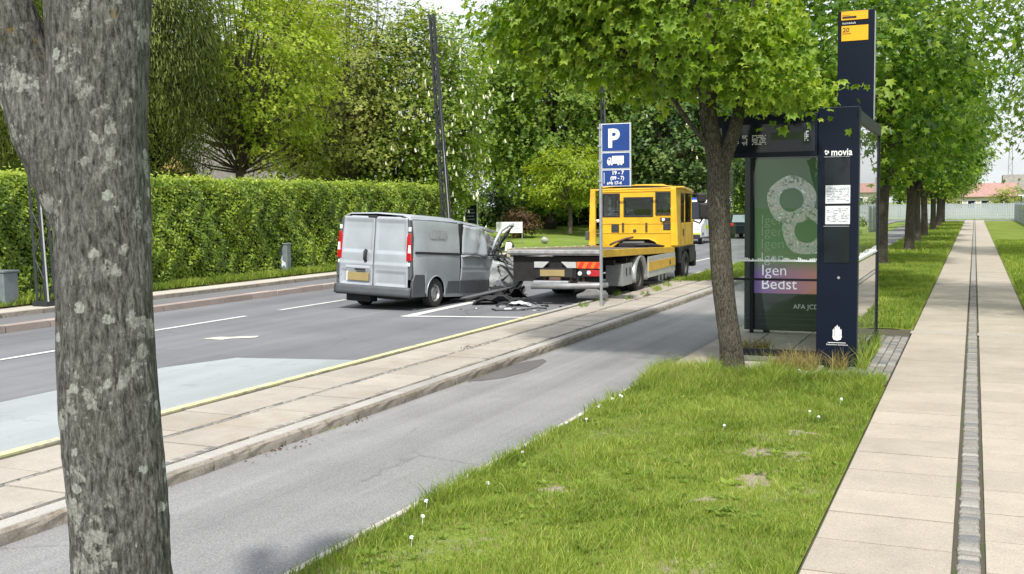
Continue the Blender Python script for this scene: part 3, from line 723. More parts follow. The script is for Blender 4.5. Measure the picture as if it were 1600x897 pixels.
# half outline of the body in x,z from sill up over the roof
def van_prof(w=0, top=0, zb=.34):
    return [(.93+w, zb), (.955+w, .55), (.957+w, .80), (.955+w, .95), (.945+w, 1.12), (.90+w, 1.55), (.855+w, 1.84+top), (.80+w, 1.93+top), (.68+w, 1.975+top), (0, 2.0+top)]
def van_shell(st, zb=.34):
    mb = MB(TV); rows = []
    for (y, w, top) in st:
        h = van_prof(w, top, zb); full = h+[(-x, z) for x, z in h[-2::-1]]
        rows.append([(x, y, z) for x, z in full])
    n = len(rows[0]); vs = [p for r_ in rows for p in r_]
    fs = [(i*n+k, i*n+k+1, (i+1)*n+k+1, (i+1)*n+k) for i in range(len(rows)-1) for k in range(n-1)]
    return mb, vs, fs, n
body_st = [(-.93, -.03, -.03), (-.88, 0, 0), (-.3, .01, .01), (.5, .01, .01), (1.02, .0, .0)]
mb, vs, fs, n = van_shell(body_st[:2]+[(-.43, .008, .008)]); mb.add(vs, fs)
mb2, vs, fs, n = van_shell([(.43, .01, .01)]+body_st[4:]); mb.add(vs, fs)
mb2, vs, fs, n = van_shell([(-.43, .008, .008), (0, .01, .01), (.43, .01, .01)])
mb.add(vs, [f for f in fs if all(min(i % n, n-1-i % n) >= 2 for i in f)])
body = mb.build('body', M['silver'], van, smooth=True, auto=35)
# roof, sagging towards the front
mb = MB(TV)
def roof_fn(u, v):
    y = 1.0+2.25*v; sag = -.02-.17*v**1.6; x = -.80+1.58*u
    edge = -.05*abs(2*u-1)**4
    return (x*(1-.05*v), y, 1.985+sag+edge+.012*math.sin(9*v+3*u)*v)
mb.grid(roof_fn, 14, 16); mb.build('roof', M['silver_lid'], van, smooth=True, solid=.02)
# left side forward of the cargo box, largely intact
mb = MB(TV)
mb.grid(lambda u, v: (-[.93, .955, .955, .945, .90, .85, .80][min(6, int(v*6+.001))], 1.0+2.9*u-.0*v, [.34, .55, .95, 1.12, 1.5, 1.8, 1.93][min(6, int(v*6+.001))]-(.25*max(0, u-.6)*v*2)), 10, 6)
mb.build('left_side', M['silver'], van, smooth=True, solid=.02)
MB(TV).box(-.6, .6, -.85, 3.4, .30, .42).build('floor', M['under'], van)
MB(TV).box(-.84, .80, .95, 1.0, .4, 1.92).build('bulkhead', M['under'], van)
MB(TV).box(-.84, .70, 3.25, 3.32, .4, 1.55).build('dashboard', M['under'], van)
# arch over the right rear wheel and the black space around it
for s in (-1, 1):
    arc = [(.37*math.cos(R(t)), .34+.37*math.sin(R(t))) for t in range(0, 181, 12)]
    pm_ = MB(TV)
    for i in range(len(arc)-1):
        (y0, z0), (y1, z1) = arc[i], arc[i+1]; e0, e1 = (.43 if i == 0 else y0), (-.43 if i == len(arc)-2 else y1)
        pm_.add([(s*.966, y0, z0), (s*.966, y1, z1), (s*.966, e1, .81), (s*.966, e0, .81)] if 0 < i < len(arc)-2 else [(s*.966, y0, z0), (s*.966, y1, z1), (s*.966, y1, .81), (s*.966, e0 if i == 0 else e1, .81), (s*.966, e0 if i == 0 else e1, .34)], [(0, 1, 2, 3)] if 0 < i < len(arc)-2 else [(0, 1, 2, 3, 4)])
    pm_.build('wheel_arch', M['silver'], van, solid=.012)
    MB(TV).box(min(s*.55, s*.72), max(s*.55, s*.72), -.42, .42, .3, .8).build('wheel_well', M['under'], van)
mb = MB(TV); pts = [(.972, .375*math.cos(a), .34+.375*math.sin(a)) for a in [R(-10+200*i/20) for i in range(21)]]
mb.tube(pts, .013, 6); mb.build('arch_lip', M['silver'], van, smooth=True)
for s, nm in ((-1, 0), (1, 1)):
    MB(TV).prism([(-.93, .27), (-.93, .60), (-.86, .74), (-.48, .74), (-.39, .42), (-.40, .27)], 'yz', s*.965, s*.90).build('bumper_corner', M['grey_plastic'], van, bevel=.012)
# lower dark strip on the right side
MB(TV).prism([(.46, .33), (.50, .60), (1.00, .60), (1.00, .33)], 'yz', .968, .93).build('side_trim', M['grey_plastic'], van, bevel=.006)
MB(TV).prism([(1.03, .33), (1.03, .62), (2.48, .62), (2.5, .33)], 'yz', .972, .93).build('side_trim', M['grey_plastic'], van, bevel=.006)
MB(TV).box(.86, .95, .45, 2.9, .25, .335).build('sill', M['silver'], van, bevel=.01)
# rail for the sliding door
MB(TV).box(.935, .962, -.86, 1.06, 1.165, 1.215).build('door_rail', M['black_plastic'], van)
# roof gutter line and trim
for s in (1, -1): MB(TV).tube([(s*.838, -.86, 1.885), (s*.845, 0, 1.895), (s*.84, 1.0, 1.885)], .012, 6).build('roof_gutter', M['silver_lid'], van, smooth=True)
MB(TV).tube([(.835, 1.0, 1.88), (.83, 1.6, 1.86), (.80, 2.3, 1.80), (.76, 2.9, 1.73)], [.02, .025, .03, .02], 6).build('roof_rail', M['silver_lid'], van, smooth=True)
# logo left as a faded blank block
MB(TV).prism([(-.26, 1.52), (-.26, 1.68), (.12, 1.68), (.12, 1.54), (.08, 1.50), (-.22, 1.50)], 'yz', .925, .931).build('faded_logo', M['decal'], van)
MB(TV).prism([(.125, 1.51), (.125, 1.68), (.42, 1.68), (.42, 1.55), (.36, 1.50)], 'yz', .926, .932).build('faded_logo', M['decal'], van)
# rear doors
def vdoor(x0, x1):
    d = MB(TV)
    def fn(u, v):
        x = x0+(x1-x0)*u; z = .40+1.50*v; y = -.965-.03*math.sin(math.pi*min(1, v*1.2))*.6
        inw = 1-.085*max(0, v-.35)/.65; x *= inw
        # stamped window field, handle dip and plate recess
        du = min(u, 1-u)*abs(x1-x0); wz = min(z-1.15, 1.84-z)
        if du > .075 and wz > .02: y += .022
        if .86 < z < .93: y -= .012
        if .48 < z < .76 and du > .07: y += .028
        return (x, y, z)
    d.grid(fn, 22, 44); o = d.build('rear_door', M['silver'], van, smooth=True, solid=.012); return o
dl = vdoor(-.86, -.008); dr = vdoor(.008, .86)
MB(TV).box(-.006, .006, -.965, -.94, .42, 1.86).build('door_seam', M['under'], van)
MB(TV).tube([(-.19, -.99, .97), (-.19, -1.03, 1.0), (-.19, -1.03, 1.16), (-.19, -.99, 1.19)], .036, 10).build('door_handle', M['black_plastic'], dl, smooth=True)
MB(TV).box(-.70, -.08, -1.0, -.97, .80, .86).build('plate_lamp_strip', M['silver_lid'], dl, bevel=.01)
MB(TV).box(-.44, -.20, -1.03, -.98, .765, .80).build('plate_lamp', M['black_plastic'], dl, bevel=.006)
pl_ = MB(TV).box(-.64, -.10, -.995, -.975, .545, .72).build('number_plate', M['plate'], dl, bevel=.004)
MB(TV).box(-.66, -.62, -.992, -.972, .54, .73).build('plate_holder', M['white_paint'], dl)
MB(TV).box(-.18, .04, -.99, -.93, 1.885, 1.93).build('brake_light', M['black_plastic'], van, bevel=.01)
MB(TV).tube([(.62, -.93, 1.9), (-.62, -.93, 1.9)], .012, 6).build('door_top_edge', M['silver_lid'], van)
for s in (1, -1):
    # black corner strip and lamp cluster
    MB(TV).prism([(s*.925, .62), (s*.95, .70), (s*.905, 1.5), (s*.85, 1.86), (s*.80, 1.86), (s*.80, .62)], 'xz', -.975, -.86).build('corner_trim', M['grey_plastic'], van, bevel=.012)
    lamp = MB(TV).prism([(s*.935, 1.02), (s*.93, 1.06), (s*.895, 1.58), (s*.835, 1.58), (s*.805, 1.5), (s*.81, 1.0)], 'xz', -1.0, -.90).build('tail_light', M['lens_red'], van, bevel=.012)
    MB(TV).prism([(s*.92, 1.17), (s*.905, 1.34), (s*.855, 1.34), (s*.845, 1.17)], 'xz', -1.006, -.93).build('reversing_lens', M['lens_white'], lamp, bevel=.01)
    MB(TV).box(min(s*.83, s*.89), max(s*.83, s*.89), -.99, -.95, 1.62, 1.71).build('corner_reflector', M['white_paint'], van, bevel=.008)
    MB(TV).box(min(s*.84, s*.90), max(s*.84, s*.90), -.99, -.95, .90, .97).build('corner_reflector', M['white_paint'], van, bevel=.008)
bp = MB(TV); bp.grid(lambda u, v: (-.95+1.9*u, -1.0-.05*math.sin(math.pi*u)**.5+.02*v, .26+.20*v), 20, 3); bp.build('rear_bumper', M['grey_plastic'], van, smooth=True, solid=.05)
MB(TV).box(-.93, .93, -.99, -.92, .24, .29).build('bumper_lip', M['black_plastic'], van)
MB(TV).box(-.72, -.1, -.9, -.6, .10, .28).build('exhaust_box', M['under'], van, bevel=.03)
MB(TV).box(.0, .5, -.8, -.3, .18, .28).build('spare_carrier', M['under'], van, bevel=.03)
MB().tube([(-.7, 0, .31), (.7, 0, .31)], .05, 8).build('rear_axle', M['under'], van)
wheel(van, (-.85, 0, .315), .315, .20, -1); wheel(van, (.86, 0, .315), .315, .20, 1); wheel(van, (-.80, 3.1, .315), .315, .20, -1)
MB().box(-.9, -.78, -.38, -.34, .12, .36).build('mud_flap', M['black_plastic'], van)
# bent sliding door and crushed flank
def nz3(x, y, z, s=1.0): return mnoise.noise(Vector((x*s, y*s, z*s)))
mb = MB(TV)
def slide(u, v):
    y = 1.10+1.10*u+.10*v*(1-u); z = 1.19+.66*v-.05*u
    x = .945-.07*v+.05*math.sin(u*3.1)*(1-v)
    x += .10*abs(math.sin((u*2.3-v*.9)*2.4))*u**.7-.07*u*v
    return (x+.025*nz3(u*4, v*3, 1), y, z)
mb.grid(slide, 11, 9); mb.build('sliding_door', M['silver'], van, smooth=True, solid=.012)
mb = MB(TV)
def slide2(u, v):
    y = 1.03+1.48*u-.05*v*u; z = .60+.57*v
    x = .965+.02*math.sin(v*3.14)-.012*(abs(v-.45) < .04)
    if v > .8: x += .06*(v-.8)/.2*u
    return (x+.008*nz3(u*3, v*3, 5), y, z)
mb.grid(slide2, 24, 18); mb.build('lower_side_panel', M['silver'], van, smooth=True, solid=.012)
mb = MB(TV); mb.grid(lambda u, v: (.96+.07*v+.02*nz3(u*6, v, 3), 1.05+1.35*u, 1.155+.05*math.sin(u*5)*.5-.02*v), 16, 3)
mb.build('folded_door_edge', M['scrap'], van, smooth=True, solid=.02)
MB(TV).prism([(1.04, 1.88), (1.15, 1.88), (1.10, 1.5), (1.045, 1.2)], 'yz', .86, .915).build('door_gap', M['under'], van)
# torn front corner: the folded wing, door skin and pillar
fw = MB(TV)
def wing(u, v):
    # big folded panel, pointed towards the truck
    A = Vector((.98, 2.42, .30)); B = Vector((1.22, 2.95, .26)); Cc = Vector((.97, 2.42, 1.12)); D = Vector((1.60, 3.05, .84))
    p = A.lerp(B, u).lerp(Cc.lerp(D, u), v)
    p.x += .12*math.sin(u*3.1)*math.sin(v*2.8)+.022*nz3(u*5, v*5, 2); p.y += .04*nz3(u*4, v*4, 7)
    p.z += .03*nz3(u*3, v*5, 9)-.04*u*(1-v)
    return tuple(p)
fw.grid(wing, 9, 9); fw.build('crumpled_wing', M['scrap'], van, smooth=False, solid=.014)
fw = MB(TV)
def wing2(u, v):
    A = Vector((.97, 2.46, 1.20)); B = Vector((1.62, 3.16, .80)); Cc = Vector((.90, 2.30, 1.30)); D = Vector((1.40, 3.05, .98))
    p = A.lerp(B, u).lerp(Cc.lerp(D, u), v); p.z += .06*math.sin(u*9+v*2)*(.3+v); p.x += .03*math.sin(u*13); return tuple(p)
fw.grid(wing2, 12, 3); fw.build('torn_wing_edge', M['scrap'], van, smooth=False, solid=.012)
fw = MB(TV)
def wing3(u, v):
    A = Vector((.94, 2.50, .36)); B = Vector((1.22, 3.02, .30)); Cc = Vector((1.0, 2.50, .62)); D = Vector((1.45, 3.12, .55))
    p = A.lerp(B, u).lerp(Cc.lerp(D, u), v); p.x += .05+.09*math.sin(u*3.1+v); p.z += .03*nz3(u*6, v*3, 4); return tuple(p)
fw.grid(wing3, 7, 4); fw.build('folded_lower_skin', M['silver'], van, smooth=False, solid=.01)
mb = MB(TV); mb.grid(lambda u, v: (.86+.05*v+.06*nz3(u*4, v*4, 21), 2.2+.75*u, 1.2+.55*v*(1-.45*u)), 14, 12); mb.build('front_door_skin', M['scrap'], van, smooth=True, solid=.012)
MB(TV).box(.1, .88, 2.5, 3.3, .4, 1.22).build('exposed_interior', M['under'], van)
pil = [(.98, 2.40, 1.20), (1.05, 2.50, 1.55), (1.12, 2.62, 1.80), (1.24, 2.75, 1.93), (1.34, 2.82, 1.94)]
MB(TV).tube(pil, [.03, .035, .045, .055, .045], 8).build('bent_pillar', M['silver_lid'], van, smooth=True)
MB(TV).tube([(1.02, 2.46, 1.18), (1.10, 2.56, 1.45), (1.2, 2.68, 1.72), (1.33, 2.80, 1.90)], [.02, .03, .03, .02], 6).build('door_seal', M['black_plastic'], van, smooth=True)
MB(TV).tube([(1.30, 2.80, 1.90), (1.24, 2.75, 1.72), (1.12, 2.66, 1.50), (1.08, 2.6, 1.3)], [.015, .025, .025, .02], 6).build('door_seal', M['black_plastic'], van, smooth=True)
mirror = MB(TV).grid(lambda u, v: (1.30+.13*math.cos(u*6.283)*math.sin(v*3.1416), 2.72+.07*math.sin(u*6.283)*math.sin(v*3.1416), 1.40-.15*math.cos(v*3.1416)), 16, 10).build('wing_mirror', M['black_plastic'], van, smooth=True)
MB(TV).prism([(1.23, 1.30), (1.40, 1.30), (1.41, 1.48), (1.36, 1.52), (1.25, 1.51)], 'xz', 2.62, 2.67).build('mirror_glass', M['white_paint'], mirror, bevel=.01)
MB(TV).grid(lambda u, v: (.75+.75*u+.10*nz3(u*4, v*4, 31), 2.95+.30*v, .25+.75*v*(1-.25*u)+.12*nz3(u*5, v*5, 33)), 9, 7).build('crushed_engine', M['under'], van, solid=.03)
for k, (a, b, r_) in enumerate((((1.0, 2.5, 1.22), (1.5, 2.75, .98), .035), ((.95, 2.45, 1.45), (1.35, 2.8, 1.02), .025), ((1.0, 2.5, 1.05), (1.62, 2.95, .62), .03), ((.98, 2.42, .45), (1.42, 2.9, .22), .04), ((.86, 2.3, 1.42), (1.16, 2.5, 1.16), .018))):
    a, b = Vector(a), Vector(b); MB(TV).tube([a, a.lerp(b, .4)+Vector((.05, -.06, .05)), a.lerp(b, .7)+Vector((0, -.05, -.05)), b], [r_, r_*1.3, r_*.8, r_*.5], 6, ell=.5).build('torn_strut', M['black_plastic'], van)
jg = random.Random(3)
for k in range(22):
    a = Vector((jg.uniform(.95, 1.15), jg.uniform(2.5, 2.8), jg.uniform(.6, 1.4))); b = a+Vector((jg.uniform(-.1, .42), jg.uniform(-.15, .3), jg.uniform(-.35, .2)))
    mt_ = M[jg.choice(['black_plastic', 'under', 'scrap', 'black_plastic'])]
    MB(TV).tube([a, (a+b)/2+Vector((jg.uniform(-.06, .06), 0, jg.uniform(-.06, .06))), b], [.012, .028, .006], 5).build('torn_strut', mt_, van)
for k in range(7):
    a = Vector((jg.uniform(.9, 1.2), jg.uniform(2.8, 3.2), jg.uniform(.1, .7)))
    MB(TV).grid(lambda u, v: (a.x+.35*u+.05*nz3(u*5, v*5, k), a.y+.1*v, a.z+.22*v+.12*math.sin(u*7+k)), 6, 4).build('torn_sheet', M['under' if k % 2 else 'black_plastic'], van, solid=.02)

# ------------------------------------------------------------------ tow truck
trk = empty('tow_truck', (-8.40, 24.3, 0), R(2.0), label='yellow recovery truck with a flat grey platform and crew cab, parked beside the island', cat='tow truck')
T = MB
TD = Matrix.Translation((0, 3.6, -.13)) @ Matrix.Rotation(-R(1.72), 4, 'X') @ Matrix.Translation((0, -3.6, 0))
bed = T(TD).box(-1.05, 1.05, -3.1, 3.62, 1.0, 1.10).build('platform', M['bed_grey'], trk, bevel=.01)
for i in range(9):
    T(TD).box(-.98+.218*i, -.98+.218*i+.205, -3.0, 3.55, 1.10, 1.107+.002*(i % 2)).build('deck_plank', M['deck_dark'], bed)
T(TD).prism([(-3.14, 1.04), (-3.14, 1.11), (-2.9, 1.125), (-2.9, 1.03)], 'yz', -1.08, 1.08).build('tail_edge', M['tail_grey'], bed, bevel=.008)
T(TD).box(1.02, 1.10, -3.12, 3.64, .965, 1.125).build('side_beam', M['truck_yellow'], trk, bevel=.01)
T(TD).box(-1.10, -1.02, -3.12, 3.64, .96, 1.15).build('side_beam', M['tan_edge'], trk, bevel=.01)
for i in range(9):
    T(TD).box(-1.09, -1.03, -2.8+.72*i, -2.6+.72*i, 1.15, 1.16).build('lashing_slot', M['alu'], trk)
for s in (-1, 1): T().box(s*.42-.05, s*.42+.05, -3.0, 5.2, .58, .80).build('chassis_rail', M['under'], trk)
for i in range(7): T().box(-1.0, 1.0, -2.9+1.0*i, -2.8+1.0*i, .80, .92).build('cross_member', M['under'], trk)
T().box(-1.0, 1.0, -2.95, -2.86, .50, 1.04).build('tail_board', M['under'], trk)
pb = T().box(-.36, .40, -3.03, -2.99, .60, .80).build('plate_holder', M['black_plastic'], trk)
T().box(-.34, .22, -3.045, -3.03, .62, .76).build('number_plate', M['plate'], pb, bevel=.004)
for s in (-1, 1):
    T().prism([(s*.14, .93), (s*.48, .93), (s*.48, .80), (s*.28, .80)], 'xz', -3.03, -2.98).build('plate_bracket', M['alu'], trk, bevel=.005)
    if s < 0: continue
    rb = T().box(min(s*.50, s*1.07), max(s*.50, s*1.07), -3.05, -3.02, .795, .935).build('reflector_board', M['orange_refl'], trk)
    for k in range(3):
        x = s*(.52+.18*k); T().prism([(x, .80), (x+s*.09, .80), (x+s*.16, .93), (x+s*.07, .93)], 'xz', -3.056, -3.05).build('red_stripe', M['red_refl'], rb)
    tl = T().box(min(s*.54, s*1.06), max(s*.54, s*1.06), -3.05, -2.95, .62, .77).build('tail_light', M['black_plastic'], trk, bevel=.01)
    T().box(min(s*.74, s*1.04), max(s*.74, s*1.04), -3.065, -3.05, .63, .765).build('red_lens', M['lens_red'], tl, bevel=.01)
    T().tube([(s*.78, -3.085, .71), (s*.78, -3.06, .71)], .042, 12).build('lamp_lens', M['lens_white'], tl)
    T().tube([(s*.58, -3.085, .69), (s*.58, -3.06, .69)], .045, 12).build('lamp_lens', M['lens_white'], tl)
T().tube([(-.50, -3.15, .40), (.35, -3.17, .42), (.95, -3.15, .44), (1.22, -3.12, .46)], [.06, .065, .065, .05], 12).build('underrun_bar', M['bed_grey'], trk, smooth=True)
T().box(-.45, .35, -3.2, -3.05, .45, .53).build('lift_arm_box', M['grey_steel'], trk, bevel=.015)
T().box(-.12, .14, -3.1, -2.9, .44, .60).build('tow_hitch', M['rust'], trk, bevel=.02)
T().prism([(.44, .14), (.44, .22), (.60, .28), (.66, .34), (.9, .34), (.98, .29), (1.08, .32), (1.14, .22), (1.12, .14)], 'xz', -2.9, -2.82).build('stabiliser_foot', M['bed_grey'], trk, bevel=.01)
for x in (.3, .58, -.3): T().tube([(x, -3.0, .9), (x+.05, -2.95, .5)], .03, 6).build('rear_strut', M['rust'], trk)
for s in (-1, 1):
    w_ = wheel(trk, (s*.96, 0, .42), .42, .24, s, rimr=.58, holes=6, rmat='rim_dark')
    w_ = wheel(trk, (s*.70, 0, .42), .42, .22, s, rimr=.58, holes=6, rmat='rim_dark')
    w_ = wheel(trk, (s*1.00, 4.94, .42), .42, .25, s, rimr=.58, holes=6, rmat='rim_dark')
    # grey mudguard over the rear wheel
    mb = T(); mb.grid(lambda u, v: (s*(.84+.30*v), -.54*math.cos(R(-12+204*u)), .42+.50*math.sin(R(-12+204*u))), 18, 2); mb.build('mudguard', M['grey_steel'], trk, smooth=True, solid=.02)
    bx = T().box(min(s*.68, s*1.08), max(s*.68, s*1.08), -1.5, -.62, .30, .80).build('steel_locker', M['grey_steel'], trk, bevel=.015)
    for k in (0, 1): T().box(min(s*1.083, s*1.088), max(s*1.083, s*1.088), -1.2+.3*k, -1.12+.3*k, .52, .70).build('locker_latch', M['black_plastic'], bx)
    sg = T().box(min(s*1.07, s*1.10), max(s*1.07, s*1.10), .78, 3.72, .34, .86).build('side_guard', M['alu'], trk, bevel=.008)
    T().box(min(s*1.098, s*1.112), max(s*1.098, s*1.112), .80, 3.70, .50, .72).build('yellow_stripe', M['truck_yellow'], sg)
    T().box(min(s*1.11, s*1.12), max(s*1.11, s*1.12), 3.0, 3.12, .55, .66).build('side_marker', M['rust'], sg)
for k in range(3): T().tube([(.55, 2.3+.38*k, .26), (1.0, 2.3+.38*k, .26)], .11, 14).build('air_tank', M['grey_steel'], trk, smooth=True, auto=40)
T().tube([(0, 0, .42), (0, .01, .42)], .12, 8).build('differential', M['under'], trk)
T().box(-1.0, 1.0, -.06, .06, .36, .48).build('axle', M['under'], trk); T().box(-.9, .9, 4.88, 5.0, .36, .48).build('axle', M['under'], trk)
# cab: rear wall with openings, sides, roof
CY = 3.84; CW = 1.06
cabw = T()
zs = [.96, 1.16, 1.36, 1.59, 1.80, 1.86, 2.34, 2.42, 2.56]
def rear_panel(xs0, xs1, z0, z1): cabw.box(xs0, xs1, CY, CY+.05, z0, z1)
rear_panel(-CW, CW, 1.32, 1.82); rear_panel(-CW, CW, 2.44, 2.60)
rear_panel(-CW, -.98, 1.82, 2.44); rear_panel(-.50, -.36, 1.82, 2.44); rear_panel(.44, .54, 1.82, 2.44); rear_panel(1.0, CW, 1.82, 2.44)
rear_panel(-.36, .44, 2.33, 2.44)
rear_panel(-CW, -.66, 0.96, 1.32); rear_panel(.66, CW, .96, 1.32)
cab = cabw.build('rear_wall', M['truck_yellow'], trk)
mb = T(); arch = [(-.66, 1.0)]+[(-.66+.10*i+.0, 1.0) for i in range(0)]
mb.prism([(-.66, .99), (-.50, 1.12), (-.30, 1.20), (.34, 1.20), (.52, 1.13), (.66, .99), (.66, 1.32), (-.66, 1.32)], 'xz', CY+.002, CY+.048); mb.build('rear_wall', M['truck_yellow'], trk)
T().tube([(-.66, CY-.02, .98), (-.50, CY-.02, 1.12), (-.30, CY-.02, 1.2), (.34, CY-.02, 1.2), (.52, CY-.02, 1.13), (.66, CY-.02, .98)], .022, 6).build('arch_lip', M['truck_amber'], trk, smooth=True)
T().box(-.64, .64, CY+.08, CY+.2, .9, 1.2).build('engine_cover', M['under'], trk)
for (x0, x1, z0, z1) in ((-.98, -.50, 1.82, 2.44), (-.36, .44, 1.82, 2.33), (.54, 1.0, 1.88, 2.46)):
    fr_ = T()
    for r_ in ((x0-.02, x1+.02, z0-.02, z0+.03), (x0-.02, x1+.02, z1-.03, z1+.02), (x0-.02, x0+.03, z0+.03, z1-.03), (x1-.03, x1+.02, z0+.03, z1-.03)):
        fr_.box(r_[0], r_[1], CY-.012, CY+.03, r_[2], r_[3])
    f_ = fr_.build('window_seal', M['black_plastic'], trk, bevel=.006)
    T().box(x0+.01, x1-.01, CY+.012, CY+.02, z0+.01, z1-.01).build('window_pane', M['cabglass'], f_)
T().box(.54, 1.0, CY+.045, CY+.06, 1.80, 1.90).build('rear_wall', M['truck_yellow'], trk)
for sx_, n_ in ((-.75, 1), (.05, 1), (.75, 1)):
    T().box(sx_-.2, sx_+.2, CY+1.0, CY+1.12, 1.2, 1.84).build('seat_back', M['seat_dark'], trk, bevel=.04)
    T().box(sx_-.12, sx_+.12, CY+1.0, CY+1.08, 1.86, 2.0).build('headrest', M['seat_dark'], trk, bevel=.03)
T().prism([(-.86, 1.83), (-.80, 1.95), (-.84, 2.02), (-.76, 2.12), (-.72, 2.0), (-.66, 1.98), (-.74, 1.88), (-.70, 1.8)], 'xz', CY+.05, CY+.06).build('window_sticker', M['frost'], trk)
T().box(-.98, .98, CY+.02, CY+.021, 1.58, 1.59).build('panel_seam', M['under'], trk)
for (x0, x1, z0, z1) in ((-.73, -.51, 1.37, 1.60), (.74, 1.0, 1.44, 1.66)):
    v_ = T().box(x0, x1, CY-.012, CY, z0, z1).build('vent', M['black_plastic'], trk, bevel=.004)
    for k in range(4): T().box(x0+.02, x1-.02, CY-.018, CY-.012, z0+.03+.05*k, z0+.045+.05*k).build('vent_slat', M['grey_plastic'], v_)
T().tube([(-.395, CY-.01, 1.40), (-.395, CY-.01, 1.64)], .032, 8).build('wall_bracket', M['rust'], trk)
T().tube([(.27, CY-.01, 1.40), (.27, CY-.01, 1.64)], .032, 8).build('wall_bracket', M['rust'], trk)
T().tube([(-.06, CY-.02, 1.42), (-.06, CY+.0, 1.42)], .05, 12).build('filler_cap', M['rust'], trk)
T().box(.66, .94, CY-.03, CY, 1.68, 1.78).build('work_lamp_bracket', M['black_plastic'], trk, bevel=.01)
T().tube([(.76, CY-.08, 1.73), (.76, CY-.03, 1.73)], .045, 12).build('work_lamp', M['lens_white'], trk)
T().tube([(-1.14, CY-.12, 1.70), (-1.0, CY-.1, 1.70)], .045, 10).build('work_lamp', M['lens_white'], trk)
for z in (1.36, 1.62): T().tube([(-CW+.03, CY-.006, z), (CW-.03, CY-.006, z)], .010, 5).build('pressed_rib', M['truck_amber'], trk)
T().tube([(-CW+.05, CY-.006, 2.50), (CW-.05, CY-.006, 2.51)], .014, 5).build('pressed_rib', M['truck_amber'], trk)
# roof
rf = T(); rf.grid(lambda u, v: ((-CW+2*CW*u), CY-.02+2.42*v, 2.60+.07*math.sin(math.pi*u)**.5-.02*v-(.14*max(0, v-.8)/.2)), 14, 12)
rf.build('cab_roof', M['truck_yellow'], trk, smooth=True, solid=.03)
T().prism([(-.20, 2.66), (-.12, 2.70), (.62, 2.70), (.72, 2.66)], 'xz', CY+.3, CY+.62).build('roof_hatch', M['truck_yellow'], trk, bevel=.015)
T().tube([(CW+.01, CY, 2.60), (CW+.02, CY+1.0, 2.60), (CW-.02, CY+2.4, 2.50)], [.03, .04, .04], 8).build('roof_edge', M['truck_yellow'], trk, smooth=True)
for s in (-1, 1):
    X0, X1 = s*(CW-.04), s*CW
    sd = T()
    for (y0, y1, z0, z1) in ((0, .75, .96, 2.60), (.75, 2.42, .96, 1.62), (.75, 2.25, 2.44, 2.58), (1.25, 1.33, 1.62, 2.44), (2.15, 2.25, 1.62, 2.44)):
        sd.box(min(X0, X1), max(X0, X1), CY+y0, CY+y1, z0, z1)
    side = sd.build('cab_side', M['truck_yellow'], trk, bevel=.02)
    T().box(min(X0, X1)+.01, max(X0, X1)-.01, CY+.75, CY+2.15, 1.62, 2.44).build('side_window', M['cabglass'], side)
    T().box(min(s*(CW), s*(CW+.03)), max(s*(CW), s*(CW+.03)), CY+1.0, CY+1.08, 1.25, 1.45).build('door_handle', M['rust'], side, bevel=.006)
    T().prism([(CY+.40, .50), (CY+.30, .96), (CY+2.40, .96), (CY+2.55, .50), (CY+1.72, .46), (CY+1.62, .80), (CY+1.3, .94), (CY+.9, .94), (CY+.62, .8), (CY+.54, .5)], 'yz', s*(CW-.10), s*(CW+.06)).build('wheel_arch', M['black_plastic'], trk, bevel=.02)
    T().tube([(s*(CW+.02), CY+2.3, 2.42), (s*(CW+.22), CY+2.28, 2.45), (s*(CW+.34), CY+2.28, 2.40)], .022, 6).build('mirror_arm', M['black_plastic'], trk)
    T().tube([(s*(CW+.02), CY+2.28, 1.66), (s*(CW+.22), CY+2.28, 1.58), (s*(CW+.30), CY+2.28, 1.72)], .03, 6).build('mirror_arm', M['black_plastic'], trk)
    T().box(min(s*(CW+.14), s*(CW+.40)), max(s*(CW+.14), s*(CW+.40)), CY+2.2, CY+2.36, 2.18, 2.46).build('mirror', M['black_plastic'], trk, bevel=.05)
    T().box(min(s*(CW+.20), s*(CW+.50)), max(s*(CW+.20), s*(CW+.50)), CY+2.18, CY+2.32, 1.70, 2.18).build('mirror', M['black_plastic'], trk, bevel=.06)
    for yy_ in (.76, 1.30, 2.2): T().box(min(s*CW, s*(CW+.004)), max(s*CW, s*(CW+.004)), CY+yy_, CY+yy_+.014, 1.0, 2.5).build('door_seam', M['under'], trk)
    T().tube([(s*(CW-.035), CY+.035, .97), (s*(CW-.035), CY+.035, 2.58)], .045, 12).build('cab_corner', M['truck_yellow'], trk, smooth=True)
    # headboard post
    hx = 1.12 if s > 0 else 1.20
    T().prism([(s*(hx+.10), 1.03), (s*(hx+.04), 2.58), (s*(hx-.10), 2.58), (s*(hx-.10), 1.03)], 'xz', 3.52, 3.62).build('headboard_post', M['truck_yellow' if s > 0 else 'truck_amber'], trk, bevel=.012)
T().tube([(-1.16, 3.57, 2.55), (1.12, 3.57, 2.58)], .025, 6).build('headboard_bar', M['truck_amber'], trk)
T().box(-1.36, -1.27, 3.40, 3.56, 1.18, 1.42).build('headboard_lamp', M['grey_plastic'], trk, bevel=.02)
for z in (1.35, 1.7): T().tube([(-1.16, 3.6, z), (-CW, 3.8, z)], .014, 5).build('headboard_stay', M['grey_steel'], trk)
T().box(-CW, CW, CY+2.33, CY+2.46, .5, 1.70).build('cab_front', M['truck_yellow'], trk, bevel=.04)
T().prism([(CY+2.42, 1.70), (CY+2.39, 1.70), (CY+2.23, 2.50), (CY+2.26, 2.50)], 'yz', -CW+.05, CW-.05).build('windscreen', M['cabglass'], trk)
T().box(-1.12, 1.12, CY+2.34, CY+2.58, .32, .78).build('front_bumper', M['black_plastic'], trk, bevel=.05)
